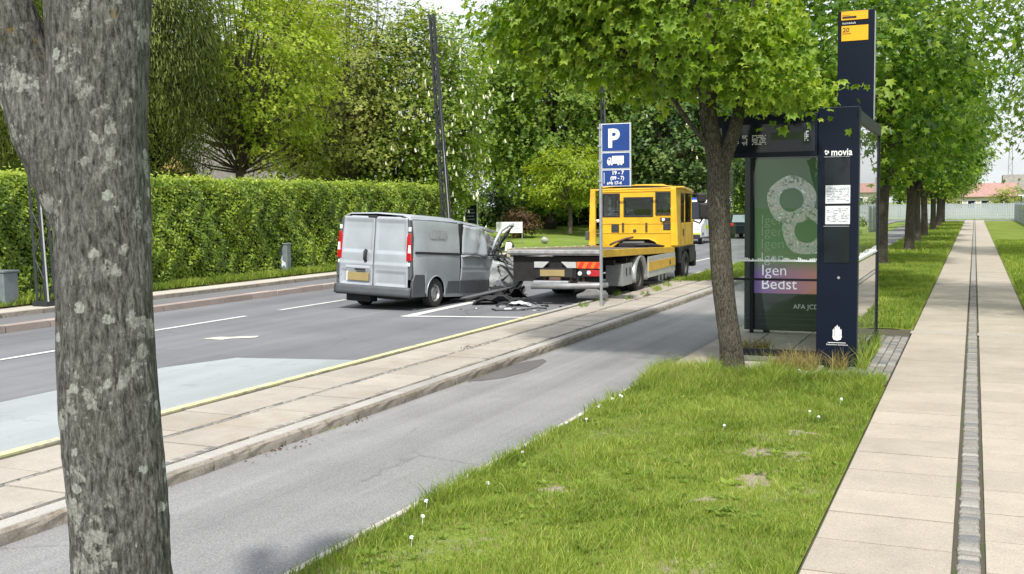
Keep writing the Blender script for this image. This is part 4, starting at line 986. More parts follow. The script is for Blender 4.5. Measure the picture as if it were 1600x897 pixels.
T().box(-CW+.04, CW-.04, CY+.05, CY+2.4, .90, 1.0).build('cab_floor', M['under'], trk)
T().box(-CW+.04, CW-.04, CY+2.0, CY+2.3, 1.0, 1.62).build('dashboard', M['seat_dark'], trk)
# cable, winch and clutter on the platform by the cab
T().box(-.40, .42, 3.35, 3.6, .98, 1.10).build('winch', M['under'], trk, bevel=.03)
T().tube([(-.62, 3.3, 1.05), (-.5, 3.4, 1.12), (-.2, 3.45, 1.22), (.0, 3.45, 1.26)], .03, 8).build('hydraulic_hose', M['rust'], trk, smooth=True)
T().tube([(.1, 3.3, 1.02), (.3, 3.2, 1.06), (.55, 3.4, 1.06), (.85, 3.5, 1.0)], .035, 8).build('hydraulic_hose', M['black_plastic'], trk, smooth=True)
T().tube([(-.3, 3.5, 1.08), (.3, 3.5, 1.08)], .07, 12).build('winch_drum', M['grey_plastic'], trk, smooth=True, auto=40)

# ------------------------------------------------------------------ debris on the road
def tagb(mb, name, mat, label, cat, **k): return mb.build(name, mat, None, label=label, cat=cat, **k)
def debris_grid(cx, cy, w, l, rz, hz, seed, nu=8, nv=5):
    c, s = math.cos(rz), math.sin(rz)
    def fn(u, v):
        x, y = (u-.5)*l, (v-.5)*w*(1+.4*nz3(u*3, seed, 0)); z = .012+hz*abs(nz3(u*2.6+seed, v*2.2, seed))+hz*.5*math.sin(u*math.pi)
        return (cx+x*c-y*s, cy+x*s+y*c, z)
    return MB().grid(fn, nu, nv)
tagb(MB().tube([(-10.75, 21.05, .05), (-10.35, 21.3, .12), (-9.9, 21.6, .22), (-9.55, 21.9, .30)], [.05, .09, .10, .06], 8, ell=.5), 'bumper_fragment', M['grey_plastic'], 'long dark bumper strip lying slanted under the van\'s crushed front corner', 'bumper', smooth=True)
tagb(debris_grid(-9.55, 21.1, .7, 1.1, .3, .22, 3), 'black_plastic_debris', M['black_plastic'], 'black crumpled plastic heap between the van and the truck\'s tail', 'debris', solid=.01)
tagb(debris_grid(-9.75, 21.9, .8, .9, 1.0, .35, 5), 'black_plastic_debris', M['under'], 'dark torn wheel liner behind the crumpled van wing', 'debris', solid=.01)
tagb(debris_grid(-8.95, 20.75, .28, .45, .2, .10, 7), 'white_debris', M['white_paint'], 'white torn plastic scrap on the road below the truck\'s number plate', 'debris', solid=.008)
tagb(debris_grid(-8.72, 20.7, .15, .3, -.4, .08, 9), 'white_debris', M['scrap'], 'small silver scrap beside the white plastic on the road', 'debris', solid=.008)
tagb(debris_grid(-9.2, 20.6, .22, .35, .6, .12, 12), 'dark_debris', M['seat_dark'], 'purple black fabric scrap on the road behind the truck', 'debris', solid=.01)
tagb(MB().tube([(-9.15, 19.85, .02), (-8.95, 19.62, .02), (-8.5, 19.72, .03), (-8.15, 19.95, .06), (-8.05, 20.15, .03)], .016, 6), 'wire_strip', M['black_plastic'], 'thin bent black strip lying nearest the parking bay line', 'debris')
tagb(debris_grid(-8.65, 19.95, .16, .5, .1, .015, 15), 'glass_scrap', M['frost'], 'flat pale glass scrap lying behind the thin black strip', 'debris')
for k in range(26):
    x, y = -9.9+random.random()*2.4, 19.6+random.random()*1.9
    mt_ = M[random.choice(['black_plastic', 'under', 'scrap', 'white_paint', 'black_plastic'])]
    s_ = random.uniform(.02, .06)
    MB().box(x-s_, x+s_*1.4, y-s_*.6, y+s_*.6, .006, .006+s_*.5, Matrix.Rotation(random.uniform(0, 3), 3, 'Z')).build('crash_fragment', mt_, None, label='small crash fragment scattered on the road behind the truck', cat='debris', group='small crash fragments on the road')
for i, (x, y, z, n_, w_, lb) in enumerate([(-6.7, 22.9, .11, 60, .15, 'dark dried leaf clump on the island paving beyond the parking sign'), (-6.75, 13.7, .11, 14, .12, 'few brown leaves on the island slabs near the road edge'), (-5.62, 7.7, .01, 26, .22, 'brown leaf litter at the foot of the island kerb nearest the camera'), (-5.64, 9.0, .01, 12, .2, 'thin leaf litter farther along the foot of the island kerb')]):
    P_ = np.stack([x+rng.normal(size=n_)*w_*.25, y+rng.normal(size=n_)*w_, z+.012*rng.random(n_)], 1)
    inst('leaf_litter', cloud_mesh('leaf_litter', OVAL_V, OVAL_F, P_, frames(np.array([0, 0, 1.0])+rng.normal(size=(n_, 3))*.4, rng.normal(size=(n_, 3))), .035, np.clip(.5+.2*rng.normal(size=n_), 0, 1), M['bronze']), label=lb, cat='leaf litter', kind='stuff')
# ------------------------------------------------------------------ parking sign
sg = empty('parking_sign', (-6.86, 20.15, .1), 0, label='grey pole on the island with blue parking, lorry and times plates', cat='parking sign')
MB().tube([(0, 0, 0), (0, 0, 3.66)], .034, 12).build('pole', M['grey_steel'], sg, smooth=True, auto=40)
MB().box(.60, .63, -.0, .05, 2.40, 3.66).build('plate_frame', M['alu'], sg)
def plate(z0, z1, nm):
    b = MB().prism([(.035, z0), (.635, z0), (.635, z1), (.035, z1)], 'xz', -.045, -.030).build(nm, M['white_paint'], sg, bevel=.003)
    MB().prism([(.05, z0+.014), (.62, z0+.014), (.62, z1-.014), (.05, z1-.014)], 'xz', -.049, -.045).build('blue_field', M['sign_blue'], b)
    return b
p1 = plate(3.095, 3.65, 'parking_plate'); p2 = plate(2.755, 3.085, 'lorry_plate'); p3 = plate(2.41, 2.745, 'times_plate')
text_obj('P', .50, M['white_print'], p1, (.165, -.052, 3.19), bold=.018, sx=.95)
l = MB(); l.prism([(.26, 2.86), (.50, 2.86), (.50, 3.01), (.26, 3.01)], 'xz', -.053, -.05)
l.prism([(.155, 2.86), (.245, 2.86), (.245, 2.98), (.185, 2.98), (.155, 2.92)], 'xz', -.053, -.05)
for x in (.195, .25, .39, .45): l.tube([(x, -.0545, 2.848), (x, -.051, 2.848)], .022, 12)
l.build('lorry_symbol', M['white_print'], p2)
MB().box(.18, .215, -.0555, -.0545, 2.925, 2.96).build('lorry_window', M['sign_blue'], p2)
text_obj('19 - 7', .105, M['white_print'], p3, (.25, -.052, 2.645), bold=.003)
text_obj('(09 - 7)', .095, M['white_print'], p3, (.22, -.052, 2.545), bold=.003)
text_obj('s+h 17-4', .085, M['white_print'], p3, (.15, -.052, 2.45), bold=.003)
MB().box(.085, .095, -.053, -.05, 2.47, 2.69).build('times_bar', M['white_print'], p3)
for z in (3.55, 3.2, 2.9, 2.5): MB().box(-.045, .06, -.05, .045, z, z+.04).build('clamp', M['grey_steel'], sg)

# ------------------------------------------------------------------ bus shelter
sh = empty('bus_shelter', (-2.3, 15.6, .03), 0, label='dark navy bus shelter with glass walls, display beam and lit poster panel', cat='bus shelter')
def S(v): return (v[0]+2.3, v[1]-15.6, v[2]-.03)
class SB(MB):
    def add(s, vs, fs): return MB.add(s, [S(v) for v in vs], fs)
SX0, SX1, SY0, SY1, ST = -3.02, -1.36, 13.92, 17.15, 3.32
pil_ = SB().box(-1.835, -1.335, SY0, SY0+.16, .0, 3.34).build('information_pillar', M['navy'], sh, bevel=.006)
# recessed case with two timetables
SB().box(-1.755, -1.435, SY0-.006, SY0, 1.58, 2.72).build('timetable_case', M['black_frame'], pil_)
for (z0, z1) in ((2.34, 2.70), (2.09, 2.31), (1.83, 2.05), (1.58, 1.80), ):
    pass
SB().box(-1.75, -1.44, SY0-.010, SY0-.006, 2.36, 2.70).build('display_window', M['darkglass'], pil_)
SB().box(-1.75, -1.44, SY0-.010, SY0-.006, 1.38, 1.86).build('display_window', M['darkglass'], pil_)
def paper(z0, z1, seed):
    o = SB().box(-1.735, -1.435, SY0-.014, SY0-.008, z0, z1).build('timetable', M['paper'], pil_)
    t = SB(); rr = random.Random(seed)
    for k in range(9):
        z = z1-.04-.02*k
        if z < z0+.02: break
        x = -1.715
        while x < -1.46:
            w = rr.uniform(.01, .05)
            if rr.random() < .6: t.box(x, min(x+w, -1.45), SY0-.0155, SY0-.014, z, z+.006)
            x += w+.01
    t.build('timetable_print', M['grey_plastic'], o)
paper(2.13, 2.36, 1); paper(1.87, 2.10, 2)
for z in (2.715, 1.84): SB().box(-1.755, -1.445, SY0-.012, SY0-.006, z, z+.008).build('case_trim', M['grey_steel'], pil_)
text_obj('movia', .125, M['white_print'], pil_, S((-1.675, SY0-.002, 2.735)), bold=.002, sx=.86)
lg = SB()
for k in range(3):
    a = R(90+k*120); lg.tube([(-1.727+.018*math.cos(a+j*.5), SY0-.003, 2.775+.022*math.sin(a+j*.5)) for j in range(4)], .011, 6)
lg.build('operator_logo', M['white_print'], pil_)
SB().tube([(-1.565, SY0-.004, 1.19), (-1.565, SY0, 1.19)], .018, 10).build('lock', M['grey_steel'], pil_)
cr = SB()
for k, (dx, h_) in enumerate(((-.045, .10), (-.022, .13), (0, .15), (.022, .13), (.045, .10))): cr.prism([(-1.575+dx-.009, .44), (-1.575+dx+.009, .44), (-1.575+dx+.009, .44+h_-.02), (-1.575+dx, .44+h_), (-1.575+dx-.009, .44+h_-.02)], 'xz', SY0-.004, SY0-.001)
cr.prism([(-1.635, .44), (-1.515, .44), (-1.53, .40), (-1.575, .385), (-1.62, .40)], 'xz', SY0-.004, SY0-.001)
cr.build('city_crest', M['white_print'], pil_)
SB().box(-1.69, -1.47, SY0-.004, SY0-.001, .355, .362).build('crest_line', M['white_print'], pil_)
text_obj('Københavns Kommune', .028, M['white_print'], pil_, S((-1.575, SY0-.002, .325)), align='CENTER')
# frame
SB().box(SX0-.03, SX0+.03, SY0+.02, SY0+.08, .03, 3.30).build('post', M['black_frame'], sh, bevel=.005)
SB().box(-3.30, -3.24, SY1-.06, SY1, .03, 3.25).build('post', M['black_frame'], sh, bevel=.005)
SB().box(SX1-.035, SX1+.025, SY1-.06, SY1, .03, 3.25).build('post', M['black_frame'], sh, bevel=.005)
SB().box(SX1-.05, SX1+.04, SY1-.25, SY1+.03, .03, .16).build('post_foot', M['black_frame'], sh, bevel=.01)
SB().box(SX0+.03, -1.84, SY0+.03, SY0+.07, .14, .235).build('bottom_rail', M['black_frame'], sh, bevel=.004)
SB().box(SX0+.03, -1.84, SY0+.035, SY0+.065, 1.135, 1.165).build('middle_rail', M['black_frame'], sh)
SB().box(SX1-.02, SX1+.01, SY0+.16, SY1-.06, .10, .16).build('bottom_rail', M['black_frame'], sh)
SB().box(SX0+.03, -1.84, SY0+.045, SY0+.055, .235, 2.74).build('end_glass', M['shelterglass'], sh)
SB().box(SX1-.008, SX1+.002, SY0+.17, SY1-.06, .16, 3.2).build('side_glass', M['sideglass'], sh)
fr_ = SB().box(SX0+.04, -1.85, SY0+.042, SY0+.045, 1.385, 1.405); rr = random.Random(8)
for k in range(46):
    x = SX0+.06+k*.0245; h_ = abs(math.sin(k*.9)*.02+rr.uniform(0, .02)); fr_.box(x, x+.018, SY0+.042, SY0+.045, 1.405, 1.405+h_)
fr_.build('frosted_skyline', M['frost'], sh)
fr_ = SB().box(SX1+.002, SX1+.005, SY0+.18, SY1-.08, 1.385, 1.41)
for k in range(28):
    y_ = SY0+.2+k*.1; h_ = .02+.06*abs(math.sin(k*1.7)); fr_.prism([(y_, 1.41), (y_+.07, 1.41), (y_+.035, 1.41+h_)], 'yz', SX1+.002, SX1+.005)
fr_.build('frosted_skyline', M['frost'], sh)
# roof and front display beam
SB().box(-3.30, SX1+.03, SY0+.10, SY1+.05, 3.14, 3.30).build('roof', M['navy'], sh, bevel=.01)
beam = SB().box(SX0-.04, -1.84, SY0-.02, SY0+.12, 2.74, 3.28).build('display_beam', M['navy'], sh, bevel=.006)
SB().box(SX0+.02, -1.87, SY0-.024, SY0-.02, 2.80, 3.16).build('display_screen', M['darkglass'], beam)
dt = SB(); rr = random.Random(4)
for i, x in enumerate((-2.90, -2.79, -2.66, -2.62, -2.55)):
    for a in range(4):
        for b in range(6):
            if rr.random() < .6: dt.box(x+a*.018, x+a*.018+.012, SY0-.027, SY0-.024, 2.90+b*.022, 2.90+b*.022+.014)
for a in range(3):
    for b in range(6):
        if rr.random() < .65: dt.box(-2.0+a*.018, -2.0+a*.018+.012, SY0-.027, SY0-.024, 2.93+b*.022, 2.93+b*.022+.014)
dt.build('display_digits', M['white_print'], beam, kind='stuff')
SB().box(-2.42, -2.02, SY0-.026, SY0-.024, 2.95, 3.05).build('display_strip', simple('dull green strip', (.03, .05, .02), .5), beam)
for k in range(2): SB().box(-2.56+.0*k, -2.46, SY0-.026, SY0-.024, 2.815+.03*k, 2.83+.03*k).build('display_print', M['grey_plastic'], beam)
# tall stop totem behind the pillar
tot = SB().box(-1.82, -1.33, 15.75, 15.87, 3.30, 4.83).build('stop_totem', M['navy'], sh, bevel=.006)
SB().box(-1.325, -1.315, 15.75, 15.87, 3.30, 4.80).build('totem_edge', M['grey_steel'], tot)
t1 = SB().box(-1.775, -1.415, 15.744, 15.75, 4.70, 4.82).build('amber_header', M['sign_yellow'], tot)
t2 = SB().box(-1.77, -1.41, 15.744, 15.75, 4.41, 4.62).build('amber_route_field', M['sign_yellow'], tot)
SB().box(-1.76, -1.57, 15.741, 15.744, 4.722, 4.752).build('header_block', M['print_dark'], t1)
SB().box(-1.76, -1.66, 15.741, 15.744, 4.765, 4.769).build('header_line', M['print_dark'], t1)
def scribble(x0, x1, z, h, y, mat, parent, seed, name='small_print'):
    s = SB(); rr = random.Random(seed); x = x0
    while x < x1:
        w = h*rr.uniform(.3, .7); hh = h*rr.uniform(.6, 1); s.box(x, x+w, y-.002, y, z, z+hh*.35); s.box(x, x+w*.4, y-.002, y, z, z+hh); x += w+h*.18
    s.build(name, mat, parent)
scribble(-1.76, -1.58, 4.645, .03, 15.749, M['white_print'], tot, 3)
text_obj('20', .085, M['print_dark'], t2, S((-1.755, 15.742, 4.535)), bold=.001, sx=1.1)
scribble(-1.755, -1.64, 4.505, .022, 15.743, M['print_dark'], t2, 6)
# poster panel at the far end
PX0, PX1, PY = -3.40, -1.62, 17.16
pan = SB().box(PX0, PX1, PY, PY+.14, .10, 2.92).build('poster_panel', simple('poster case dark green', (.008, .028, .03), .3, 0, .1, 2, coat=.3), sh, bevel=.01)
mt, nt, b = new_mat('green poster print')
z_ = N(nt, 'ShaderNodeSeparateXYZ'); tcx = N(nt, 'ShaderNodeTexCoord'); nt.links.new(tcx.outputs['Object'], z_.inputs[0])
mr = N(nt, 'ShaderNodeMapRange', {'From Min': 1.02-.03, 'From Max': 2.85}); nt.links.new(z_.outputs[2], mr.inputs[0])
mrx = N(nt, 'ShaderNodeMapRange', {'From Min': -.9, 'From Max': .4}); nt.links.new(z_.outputs[0], mrx.inputs[0])
low = ramp(nt, mrx.outputs[0], [(.0, (.16, .10, .30)), (.5, (.34, .15, .20)), (1, (.52, .20, .03))])
hi = ramp(nt, mr.outputs[0], [(.0, (.13, .17, .10)), (.25, (.06, .15, .06)), (.7, (.035, .10, .035)), (1, (.04, .085, .03))])
sw = ramp(nt, mr.outputs[0], [(.0, 0), (.10, 1)])
nt.links.new(mixc(nt, sw, low, hi), b.inputs['Base Color']); b.inputs['Roughness'].default_value = .35
nt.links.new(mixc(nt, sw, low, hi), b.inputs['Emission Color']); b.inputs['Emission Strength'].default_value = .3
pos_ = SB().box(PX0+.16, PX1-.04, PY-.008, PY, .70, 2.84).build('poster', mt, pan)
mt, nt, b = new_mat('marbled ring print')
nn = noise_out(nt, 9, 6, .65, dist=1.5)
nt.links.new(ramp(nt, nn, [(.28, (.05, .09, .05)), (.40, (.10, .17, .12)), (.5, (.50, .46, .40)), (.56, (.12, .22, .19)), (.64, (.60, .60, .56))]), b.inputs['Base Color']); b.inputs['Roughness'].default_value = .4
nt.links.new(b.inputs['Base Color'].links[0].from_socket, b.inputs['Emission Color']); b.inputs['Emission Strength'].default_value = .3
def ring(cx, cz, r0, r1, dy=0, nm='poster_ring'):
    n_ = 40; s = SB(); vs = []
    for k in range(n_):
        a = 2*math.pi*k/n_; wb = 1+.03*math.sin(5*a)
        vs += [(cx+r0*math.cos(a), PY-.010-dy, cz+r0*math.sin(a)), (cx+r1*wb*math.cos(a), PY-.010-dy, cz+r1*wb*math.sin(a))]
    s.add(vs, [(2*k, 2*k+1, (2*k+3) % (2*n_), (2*k+2) % (2*n_)) for k in range(n_)]); s.build(nm, mt, pos_)
ring(-2.66, 2.19, .19, .38); ring(-2.42, 1.70, .19, .38, .0012)
gp = simple('faint green print', (.16, .24, .15), .5, emit=.4); gp2 = simple('pale lilac print', (.42, .42, .48), .5, emit=.4); pw = simple('lit white print', (.75, .76, .8), .5, emit=.4)
for k, z in enumerate((1.80, 1.62, 1.42, 1.20)):
    text_obj('Igen', .23, gp if k < 3 else gp2, pos_, S((-3.14, PY-.0112+.0002*k, z)), bold=-.004, extr=.0004)
text_obj('Igen', .25, pw, pos_, S((-3.13, PY-.0125, .99)), extr=.0004, bold=-.002)
text_obj('Bedst', .25, pw, pos_, S((-3.13, PY-.0125, .77)), extr=.0004)
text_obj('Igen\nnu', .13, gp, pos_, S((-2.30, PY-.0125, 2.68)), extr=.0004)
text_obj('AFA JCDecaux', .105, M['white_print'], pan, S((-2.62, PY-.004, .46)), extr=.0006)
for z in (.36, .29, .20): SB().box(PX0+.02, PX1-.02, PY-.003, PY, z, z+.006).build('panel_seam', M['grey_plastic'], pan)
SB().box(PX0+.3, PX0+.4, PY+.03, PY+.11, .03, .10).build('panel_leg', M['black_frame'], pan); SB().box(PX1-.4, PX1-.3, PY+.03, PY+.11, .03, .10).build('panel_leg', M['black_frame'], pan)

# ------------------------------------------------------------------ lattice masts and other poles
def mast(loc, h, lean, label, w0=.27, w1=.15):
    r_ = empty('lattice_mast', loc, 0, label=label, cat='lattice mast')
    def P(z, s, t): k = z/h; w = (w0+(w1-w0)*k)/2; return (s*w+lean[0]*k, t*w*.8+lean[1]*k, z)
    for s in (-1, 1):
        for t in (-1, 1): MB().tube([P(0, s, t), P(h, s, t)], .035, 4).build('leg', M['dark_steel'], r_)
    n_ = 18; zz = MB()
    for k in range(n_):
        s = 1 if k % 2 else -1
        for t in (-1, 1): zz.tube([P(h*k/n_, s, t), P(h*(k+1)/n_, -s, t)], .014, 4)
        for s2 in (-1, 1): zz.tube([P(h*k/n_, s2, s), P(h*(k+1)/n_, s2, -s)], .014, 4)
    zz.build('lattice_bracing', M['dark_steel'], r_)
    MB().tube([(.17, -.1, 0), (.10+lean[0], -.05+lean[1], h*.97)], .018, 6).build('highlight_strip', M['alu'], r_)  # pale strip up the mast: highlight of its bright side built as a part
    MB().box(-.2, .2, -.18, .18, 0, .10).build('base', M['dark_steel'], r_)
    return r_
mast((-17.58, 16.1, .2), 9, (-.40, 0, 0), 'dark lattice mast rising in front of the hedge beside the lichened trunk')
m2 = mast((-17.6, 34.5, .2), 8.9, (-.55, 0, 0), 'tall dark lattice mast standing behind the crashed van')
MB().tube([(-.5, 0, 8.1), (.2, .2, 8.0), (.8, .5, 8.05)], .02, 5).build('wire_arm', M['dark_steel'], m2)
mast((-17.6, 52.6, .1), 8.4, (-.2, 0, 0), 'lattice mast seen just above the blue parking sign')
o = MB().tube([(-15.6, 70, 0), (-15.6, 70, 6.7)], [.07, .05], 8).build('flag_pole', M['white_paint'], smooth=True, label='slim white pole standing behind the tow truck cab roof', cat='pole')
o.location = (-1.6, 0, 0)
MB().tube([(-13.9, 75, 0), (-13.9, 75, 6.4)], [.09, .06], 8).build('street_lamp_pole', M['grey_steel'], smooth=True, label='grey pole right of the slim white one, behind the truck mirrors', cat='pole')

# ------------------------------------------------------------------ cabinets, boards, stone
cb = empty('graffiti_cabinet', (-18.55, 25.75, .22), .1, label='narrow grey cabinet with white graffiti against the hedge', cat='cabinet')
MB().box(-.14, .14, -.12, .12, 0, .88).build('box', M['cabinet'], cb, bevel=.02); MB().box(-.16, .16, -.14, .14, .88, .92).build('lid', M['cabinet'], cb, bevel=.01)
MB().prism([(-.08, .38), (.0, .56), (-.02, .42), (.09, .34), (.1, .2), (.04, .28), (-.03, .22)], 'xz', -.128, -.121).build('graffiti', M['graffiti'], cb)
cb = empty('grey_cabinet', (-18.1, 15.6, .22), .1, label='plain grey cabinet at the left edge before the hedge', cat='cabinet')
MB().box(-.55, .10, -.2, .2, 0, .70).build('box', M['cabinet'], cb, bevel=.02); MB().box(-.58, .13, -.22, .22, .70, .74).build('lid', M['cabinet'], cb, bevel=.01)
bd = empty('white_board', (-21.4, 50.2, .9), .15, label='white notice board on thin posts standing on the park lawn', cat='board')
MB().box(-1.35, .05, -.02, .02, -.15, .42).build('board', M['white_paint'], bd, bevel=.005)
for k in range(3): MB().box(-.8, -.3+.1*k, -.024, -.02, .26-.09*k, .285-.09*k).build('board_line', M['decal'], bd)
for x in (-1.2, .02): MB().tube([(x, .03, -1.2), (x, .03, .42)], .03, 6).build('post', M['grey_steel'], bd)
bd = empty('information_board', (-23.6, 48.8, .15), .15, label='dark blue information board between two pale posts behind the van', cat='board')
MB().box(-.28, .28, -.02, .02, 1.15, 2.05).build('board', M['navy'], bd)
for k in range(4): MB().box(-.24, .2-.05*(k % 2), -.024, -.02, 1.3+.17*k, 1.36+.17*k).build('board_line', M['cabinet'], bd)
for x in (-.33, .33): MB().tube([(x, 0, 0), (x, 0, 2.15)], .035, 6).build('post', M['alu'], bd)
st = MB().grid(lambda u, v: ((.42+.1*nz3(math.cos(u*6.28)*2, math.sin(u*6.28)*2, v*2))*math.cos(u*6.283)*math.sin(v*3.14), (.36+.08*nz3(u*3, 1, v*4))*math.sin(u*6.283)*math.sin(v*3.14), .5+.42*-math.cos(v*3.14)*(.8+.2*nz3(math.cos(u*6.28), math.sin(u*6.28), v))), 14, 8).build('boulder', M['stone'], smooth=True, label='rounded grey boulder lying on the park lawn', cat='boulder')
st.location = (-20.4, 50.9, .10); st.scale = (.5, .5, .5)
bw = MB().box(-.5, .5, -.5, .5, 0, 2.35).build('brick_pier', M['brick'], None, bevel=.02, label='tan brick pier at the end of the clipped hedge', cat='pier'); bw.location = (-19.6, 37.0, .1)
lg_ = MB().tube([(-.5, 0, .1), (0, .05, .12), (.55, -.02, .08)], [.05, .07, .04], 6).build('pale_log', M['frost'], smooth=True, label='pale stick lying on the park lawn left of the boulder', cat='log'); lg_.location = (-21.8, 47.5, .2)

# ------------------------------------------------------------------ other vehicles
def small_wheel(par, c, r, s): return wheel(par, c, r, .2, s, rimr=.6, holes=5)
pv = empty('police_van', (-14.2, 57, 0), R(180+2), label='white police van with yellow green stripe facing us beyond the tow truck', cat='van')
def boxy_van(root, mat, L_=5.3, W_=.97, H_=2.35, nose=.9):
    prof = [(-L_/2, .35), (-L_/2, H_-.12), (-L_/2+.15, H_), (L_/2-nose-.7, H_), (L_/2-nose, 1.25), (L_/2-.12, 1.0), (L_/2, .75), (L_/2, .35)]
    MB().prism(prof, 'yz', -W_, W_).build('body', mat, root, bevel=.05)
    ws = MB().prism([(L_/2-nose-.66, H_-.10), (L_/2-nose-.04, 1.32), (L_/2-nose+.0, 1.32), (L_/2-nose-.62, H_-.10)], 'yz', -W_+.1, W_-.1).build('windscreen', M['darkglass'], root)
    for s in (-1, 1):
        MB().prism([(L_/2-nose-1.5, 1.35), (L_/2-nose-1.5, H_-.25), (L_/2-nose-.75, H_-.25), (L_/2-nose-.25, 1.35)], 'yz', s*(W_+.004), s*(W_-.02)).build('side_window', M['darkglass'], root)
        MB().box(min(s*.62, s*.92), max(s*.62, s*.92), L_/2-.03, L_/2+.02, .78, .98).build('headlight', M['lens_white'], root, bevel=.02)
        MB().box(min(s*(W_+.02), s*(W_+.22)), max(s*(W_+.02), s*(W_+.22)), L_/2-nose-.3, L_/2-nose-.15, 1.3, 1.65).build('mirror', M['black_plastic'], root, bevel=.03)
        for y_ in (-1.6, 1.6): small_wheel(root, (s*(W_-.1), y_, .33), .33, s)
        MB().prism([(-L_/2-.01, 1.0), (-L_/2-.01, 1.55), (-L_/2+.03, 1.55), (-L_/2+.03, 1.0)], 'yz', s*W_*.98, s*W_*.86).build('tail_light', M['lens_red'], root)
    MB().box(-.5, .5, L_/2-.01, L_/2+.02, .62, .86).build('grille', M['black_plastic'], root)
    MB().box(-W_+.02, W_-.02, L_/2-.05, L_/2+.06, .3, .52).build('bumper', M['black_plastic'], root, bevel=.03)
    MB().box(-.9, .9, -L_/2-.05, -L_/2, .35, .5).build('bumper', M['grey_plastic'], root, bevel=.02)
boxy_van(pv, M['white_paint'], 4.4)
hv = simple('high visibility yellow', (.65, .85, .05), .4)
MB().box(-.95, .95, 2.205, 2.22, .54, .62).build('reflective_stripe', hv, pv)
for s in (-1, 1): MB().box(min(s*.972, s*.978), max(s*.972, s*.978), -2.1, 1.0, .8, 1.0).build('reflective_stripe', hv, pv)
MB().box(-.6, .6, .3, .55, 2.35, 2.47).build('light_bar', simple('blue light bar', (.03, .08, .5), .2), pv, bevel=.02)
wv = empty('white_delivery_van', (-8.85, 53.2, 0), R(0), label='white high delivery van seen from behind through the shelter glass', cat='van')
boxy_van(wv, M['white_paint'], 5.6, 1.0, 3.0)
cr_ = empty('dark_car', (-12.75, 66, 0), R(0), label='dark car with red tail lights ahead of the white delivery van', cat='car')
MB().prism([(-2.1, .3), (-2.12, .85), (-1.9, 1.0), (-1.5, 1.5), (.3, 1.52), (1.0, 1.0), (2.0, .85), (2.1, .35)], 'yz', -.86, .86).build('body', M['darkglass'], cr_, bevel=.07)
MB().prism([(-1.98, 1.0), (-1.58, 1.44), (-1.55, 1.44), (-1.92, 1.0)], 'yz', -.7, .7).build('rear_window', simple('pale reflecting glass', (.25, .3, .32), .1), cr_)
for s in (-1, 1):
    MB().box(min(s*.55, s*.84), max(s*.55, s*.84), -2.15, -2.08, .78, .95).build('tail_light', M['lens_red'], cr_, bevel=.02)
    for y_ in (-1.3, 1.3): small_wheel(cr_, (s*.8, y_, .31), .31, s)

# ------------------------------------------------------------------ hedge
hd = empty('clipped_hedge', (-19.2, 24, .25), 0, label='long clipped beech hedge lining the far side of the road', cat='hedge')
HX, HY0, HY1, HZ = -18.5, 6.0, 36.2, 2.68
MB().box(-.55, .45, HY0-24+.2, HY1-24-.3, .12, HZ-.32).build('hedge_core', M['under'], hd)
n_ = 82000
yy = HY0+(HY1-HY0)*rng.random(n_); zz_ = .08+(HZ-.1)*rng.random(n_)
bul = .10*np.sin(yy*1.1)*np.sin(zz_*2.3+yy*.4)+.07*np.sin(yy*3.1+zz_*1.7)+.05*np.sin(yy*7.3+2*np.sin(zz_*5))
px_ = -HX*-1+bul-rng.exponential(.07, n_)-np.clip((zz_-HZ+.28), 0, 1)**2*2
posf = np.stack([px_+19.2, yy-24, zz_], 1)
nt_ = 17000
yt = HY0+(HY1-HY0)*rng.random(nt_); xt = -.75+1.35*rng.random(nt_)
post = np.stack([xt, yt-24, HZ-.06+.05*np.sin(yt*2.3)+.04*np.sin(yt*6.1+xt*3)+.04*rng.normal(size=nt_)+rng.exponential(.035, nt_)], 1)
ne_ = 4000
pose = np.stack([-.65+1.3*rng.random(ne_), HY1-24+.1*rng.normal(size=ne_), .05+HZ*rng.random(ne_)*.98], 1)
allp = np.concatenate([posf, post, pose]); na = len(allp)
nrm = np.concatenate([np.tile([1, -.1, .55], (n_, 1)), np.tile([.3, 0, 1.0], (nt_, 1)), np.tile([.1, 1, .4], (ne_, 1))])+rng.normal(size=(na, 3))*.55
tipv = np.tile([.5, 0, -.5], (na, 1))+rng.normal(size=(na, 3))*.7
tin = np.clip(.45+.17*rng.normal(size=na)+.10*np.sin(allp[:, 1]*2.1+1.5*allp[:, 2]), 0, 1)
tin[n_:n_+nt_] = np.clip(tin[n_:n_+nt_]+.2, 0, 1)
me = cloud_mesh('foliage', OVAL_V, OVAL_F, allp, frames(nrm, tipv), .068+.045*rng.random(na), tin, M['hedge'])
inst('foliage', me, hd, kind='stuff')

